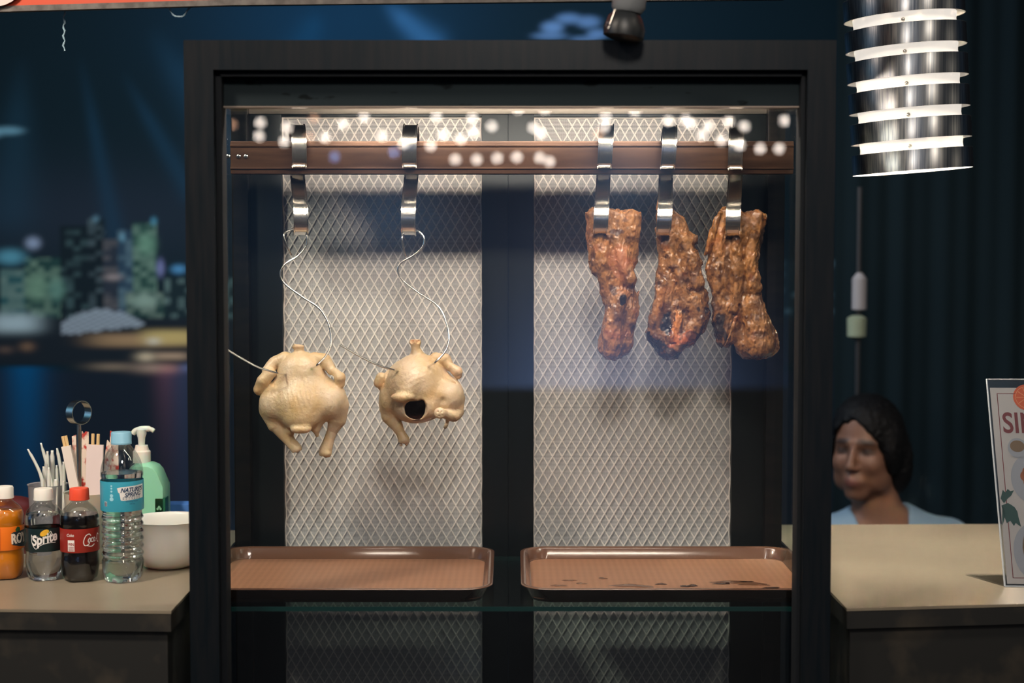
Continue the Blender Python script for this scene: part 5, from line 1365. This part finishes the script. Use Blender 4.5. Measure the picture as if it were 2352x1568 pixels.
# ================================================================== seated person behind the right counter
def person():
    S = .93; E = at(1955, 1036, 3.42)      # point between / behind the eyes
    yaw = math.radians(33)
    hc = Vector((E.x + .045, E.y + .055, E.z))  # head origin (eye height, mid head)
    cyw, syw = math.cos(yaw), math.sin(yaw)
    def toloc(X):
        x, y, z = (X[0] - hc.x) / S, (X[1] - hc.y) / S, (X[2] - hc.z) / S
        # local: -y forward; facing turned to -x
        return [x * cyw - y * syw, x * syw + y * cyw, z]
    def headsd(X):
        q = toloc(X); ax = [np.abs(q[0]), q[1], q[2]]
        d = ell(q, (0, .012, .038), (.074, .092, .088))
        d = su(d, ell(q, (0, -.034, -.030), (.060, .052, .078)), .03)
        d = su(d, ell(q, (0, -.062, -.104), (.026, .024, .020)), .028)
        d = su(d, ell(ax, (.046, -.02, -.070), (.022, .04, .035)), .02)
        d = su(d, ell(ax, (.038, -.058, -.030), (.022, .022, .020)), .02)
        d = su(d, cap(ax, (.010, -.082, .020), (.046, -.066, .020), .0065, .006), .012)
        d = ss(d, ell(ax, (.031, -.098, .001), (.021, .024, .014)), .010)
        d = su(d, ell(ax, (.031, -.064, -.001), (.0145, .0145, .0125)), .004)
        d = su(d, cap(q, (0, -.084, .008), (0, -.106, -.036), .0058, .0098), .008)
        d = su(d, ell(ax, (.0115, -.095, -.040), (.0075, .009, .007)), .006)
        d = su(d, ell(q, (0, -.078, -.072), (.026, .018, .022)), .012)
        d = su(d, cap(ax, (0, -.0945, -.068), (.022, -.083, -.072), .0050, .003), .004)
        d = su(d, cap(ax, (0, -.0935, -.080), (.019, -.083, -.078), .0055, .003), .004)
        d = ss(d, cap(ax, (0, -.102, -.0735), (.019, -.090, -.0765), .0012, .0012), .003)
        d = su(d, ell(ax, (.074, .012, -.012), (.008, .016, .030)), .006)
        return d * S
    sh = Vector((E.x + .090, E.y + .07, E.z - .185))   # middle between the shoulders
    def bodysd(X):
        d = headsd(X)
        nk = cap(X, (hc.x + .01, hc.y + .015, hc.z - .07), (sh.x, sh.y, sh.z + .01), .050, .056)
        d = su(d, nk, .02)
        ch = ell(X, (sh.x, sh.y + .01, sh.z - .16), (.145, .095, .21))
        ch = su(ch, ell(X, (sh.x, sh.y + .02, sh.z - .40), (.15, .12, .16)), .06)
        for s in (-1, 1):
            S0 = (sh.x + s * .15, sh.y, sh.z - .045); E0 = (sh.x + s * .20, sh.y - .02, sh.z - .30); W0 = (sh.x + s * .10, sh.y - .20, sh.z - .42)
            ch = su(ch, cap(X, (sh.x + s * .04, sh.y, sh.z - .005), S0, .045, .052), .03)
            ch = su(ch, cap(X, S0, E0, .048, .038), .02); ch = su(ch, cap(X, E0, W0, .036, .026), .015)
            H0 = (W0[0] - s * .02, W0[1] - .05, W0[2] - .004); ch = su(ch, cap(X, W0, H0, .026, .028), .015)
            for f in range(4):
                a = (H0[0] - s * .01 + (f - 1.5) * .016, H0[1] - .018, H0[2]); b = (a[0] + (f - 1.5) * .002, a[1] - .036 - (.006 if f in (1, 2) else 0), a[2] - .016); c = (b[0], b[1] - .014, b[2] - .022)
                ch = su(ch, cap(X, a, b, .0095, .0085), .004); ch = su(ch, cap(X, b, c, .0085, .007), .003)
            ch = su(ch, cap(X, (H0[0] - s * .022, H0[1] + .012, H0[2]), (H0[0] - s * .045, H0[1] - .022, H0[2] - .008), .011, .009), .005)
            # thighs, shins, feet
            hp = (sh.x + s * .09, sh.y + .02, sh.z - .50); kn = (sh.x + s * .11, sh.y - .36, sh.z - .47); an = (sh.x + s * .11, sh.y - .33, .08)
            ch = su(ch, cap(X, hp, kn, .08, .058), .04); ch = su(ch, cap(X, kn, an, .055, .036), .02)
            ch = su(ch, cap(X, (an[0], an[1] + .02, .035), (an[0], an[1] - .14, .03), .034, .028), .02)
        return su(d, ch, .02)
    t = empty('person', (sh.x, sh.y, 0), 'seated dark haired person in a light blue shirt, looking left behind the right counter', 'person')
    # fine mesh
    lo = (sh.x - .31, sh.y - .56, 0.0); hi = (sh.x + .31, sh.y + .20, hc.z + .16)
    V, Q = nets(bodysd, lo, hi, .0048, .01)
    q = toloc(V.T); ax = np.abs(q[0])
    C = np.tile(np.array((.26, .125, .078)), (len(V), 1))
    def blot(m, col, s):
        m = np.clip(m, 0, 1)[:, None] * s; C[:] = C * (1 - m) + np.array(col) * m
    front = (q[1] < -.045)
    blot(front * np.exp(-(((ax - .0) / .020) ** 4 + ((q[2] + .0735) / .011) ** 4)), (.20, .065, .055), .8)
    blot(front * np.exp(-(((ax - .032) / .023) ** 4 + ((q[2] - .0235 + (ax - .032) * .1) / .0075) ** 4)), (.02, .012, .01), .9)
    blot(front * np.exp(-(((ax - .031) / .0185) ** 4 + ((q[2] - .001) / .0100) ** 4)), (.015, .01, .008), .85)
    sk = mat('person_skin', (.36, .19, .12), .5, sss=.08, sssr=(1, .4, .2)); vcol(sk)
    mk('body', V, Q, sk, t, cols=np.clip(C, 0, 1))
    def hair(X):
        q = toloc(X); d = ell(q, (0, .014, .040), (.087, .102, .095))
        d = su(d, ell(q, (.015, .075, -.02), (.070, .055, .085)), .03)
        d = su(d, ell(q, (.04, .06, -.05), (.055, .055, .075)), .03)
        ax = [np.abs(q[0]), q[1], q[2]]
        d = su(d, ell(ax, (.072, -.006, .0), (.020, .045, .06)), .015)
        d = d + .0022 * np.sin(q[0] * 420 + 30 * fbm(q[0], q[1], q[2], 22, 2))
        face = ell(q, (-.010, -.098, -.025), (.070, .086, .102)); face = face + .010 * fbm(q[0], q[1], q[2], 55, 2); d = ss(d, face, .006)
        d = ss(d, ell(q, (-.03, -.09, -.11), (.10, .075, .07)), .012)
        return d * S + .0012 * fbm(q[0] * 3 + 5, q[1] * 3, q[2], 40, 2)
    V, Q = nets(hair, (hc.x - .15, hc.y - .15, hc.z - .16), (hc.x + .16, hc.y + .17, hc.z + .16), .0045, .01)
    mk('hair', V, Q, mat('black_hair', (.004, .004, .005), .6, spec=.25), t)
    def shirt(X):
        x, y, z = X
        ch = ell(X, (sh.x, sh.y + .01, sh.z - .16), (.152, .103, .218)); ch = su(ch, ell(X, (sh.x, sh.y + .02, sh.z - .40), (.158, .128, .168)), .06)
        for s in (-1, 1):
            S0 = (sh.x + s * .15, sh.y, sh.z - .045); E0 = (sh.x + s * .178, sh.y - .012, sh.z - .19)
            ch = su(ch, cap(X, (sh.x + s * .045, sh.y + .005, sh.z + .003), S0, .050, .060), .03); ch = su(ch, cap(X, S0, E0, .058, .062), .02)
        ch = ss(ch, chain(X, [(sh.x - .02, sh.y - .11, sh.z - .10), (sh.x - .01, sh.y - .06, sh.z + .0), (sh.x - .01, sh.y, sh.z + .09)], [.012, .05, .078]), .008)
        ch = np.maximum(ch, -(z - (sh.z - .52)))
        return ch + .004 * np.sin(x * 60 + 20 * z + 4 * y) * .5 + .003 * fbm(x, y, z, 14, 2)
    V, Q = nets(shirt, (sh.x - .27, sh.y - .16, sh.z - .54), (sh.x + .27, sh.y + .2, sh.z + .12), .005, .01)
    mk('shirt', V, Q, mat('light_blue_cloth', (.28, .42, .55), .8), t)
    # stool she sits on
    zs = sh.z - .50 - .085
    st = empty('stool', (sh.x, sh.y + .02, 0), 'dark low stool hidden under the seated person', 'stool')
    dk = mat('stool_plastic', (.03, .03, .04), .5)
    MB().box((sh.x - .16, sh.y - .13, zs - .03), (sh.x + .16, sh.y + .18, zs), .01).build('seat', dk, st)
    for a in (-.13, .13):
        for b in (-.10, .15): MB().tube([(sh.x + a, sh.y + b, 0), (sh.x + a * .9, sh.y + b * .95, zs - .03)], .014, 8).build('leg', dk, st)
person()
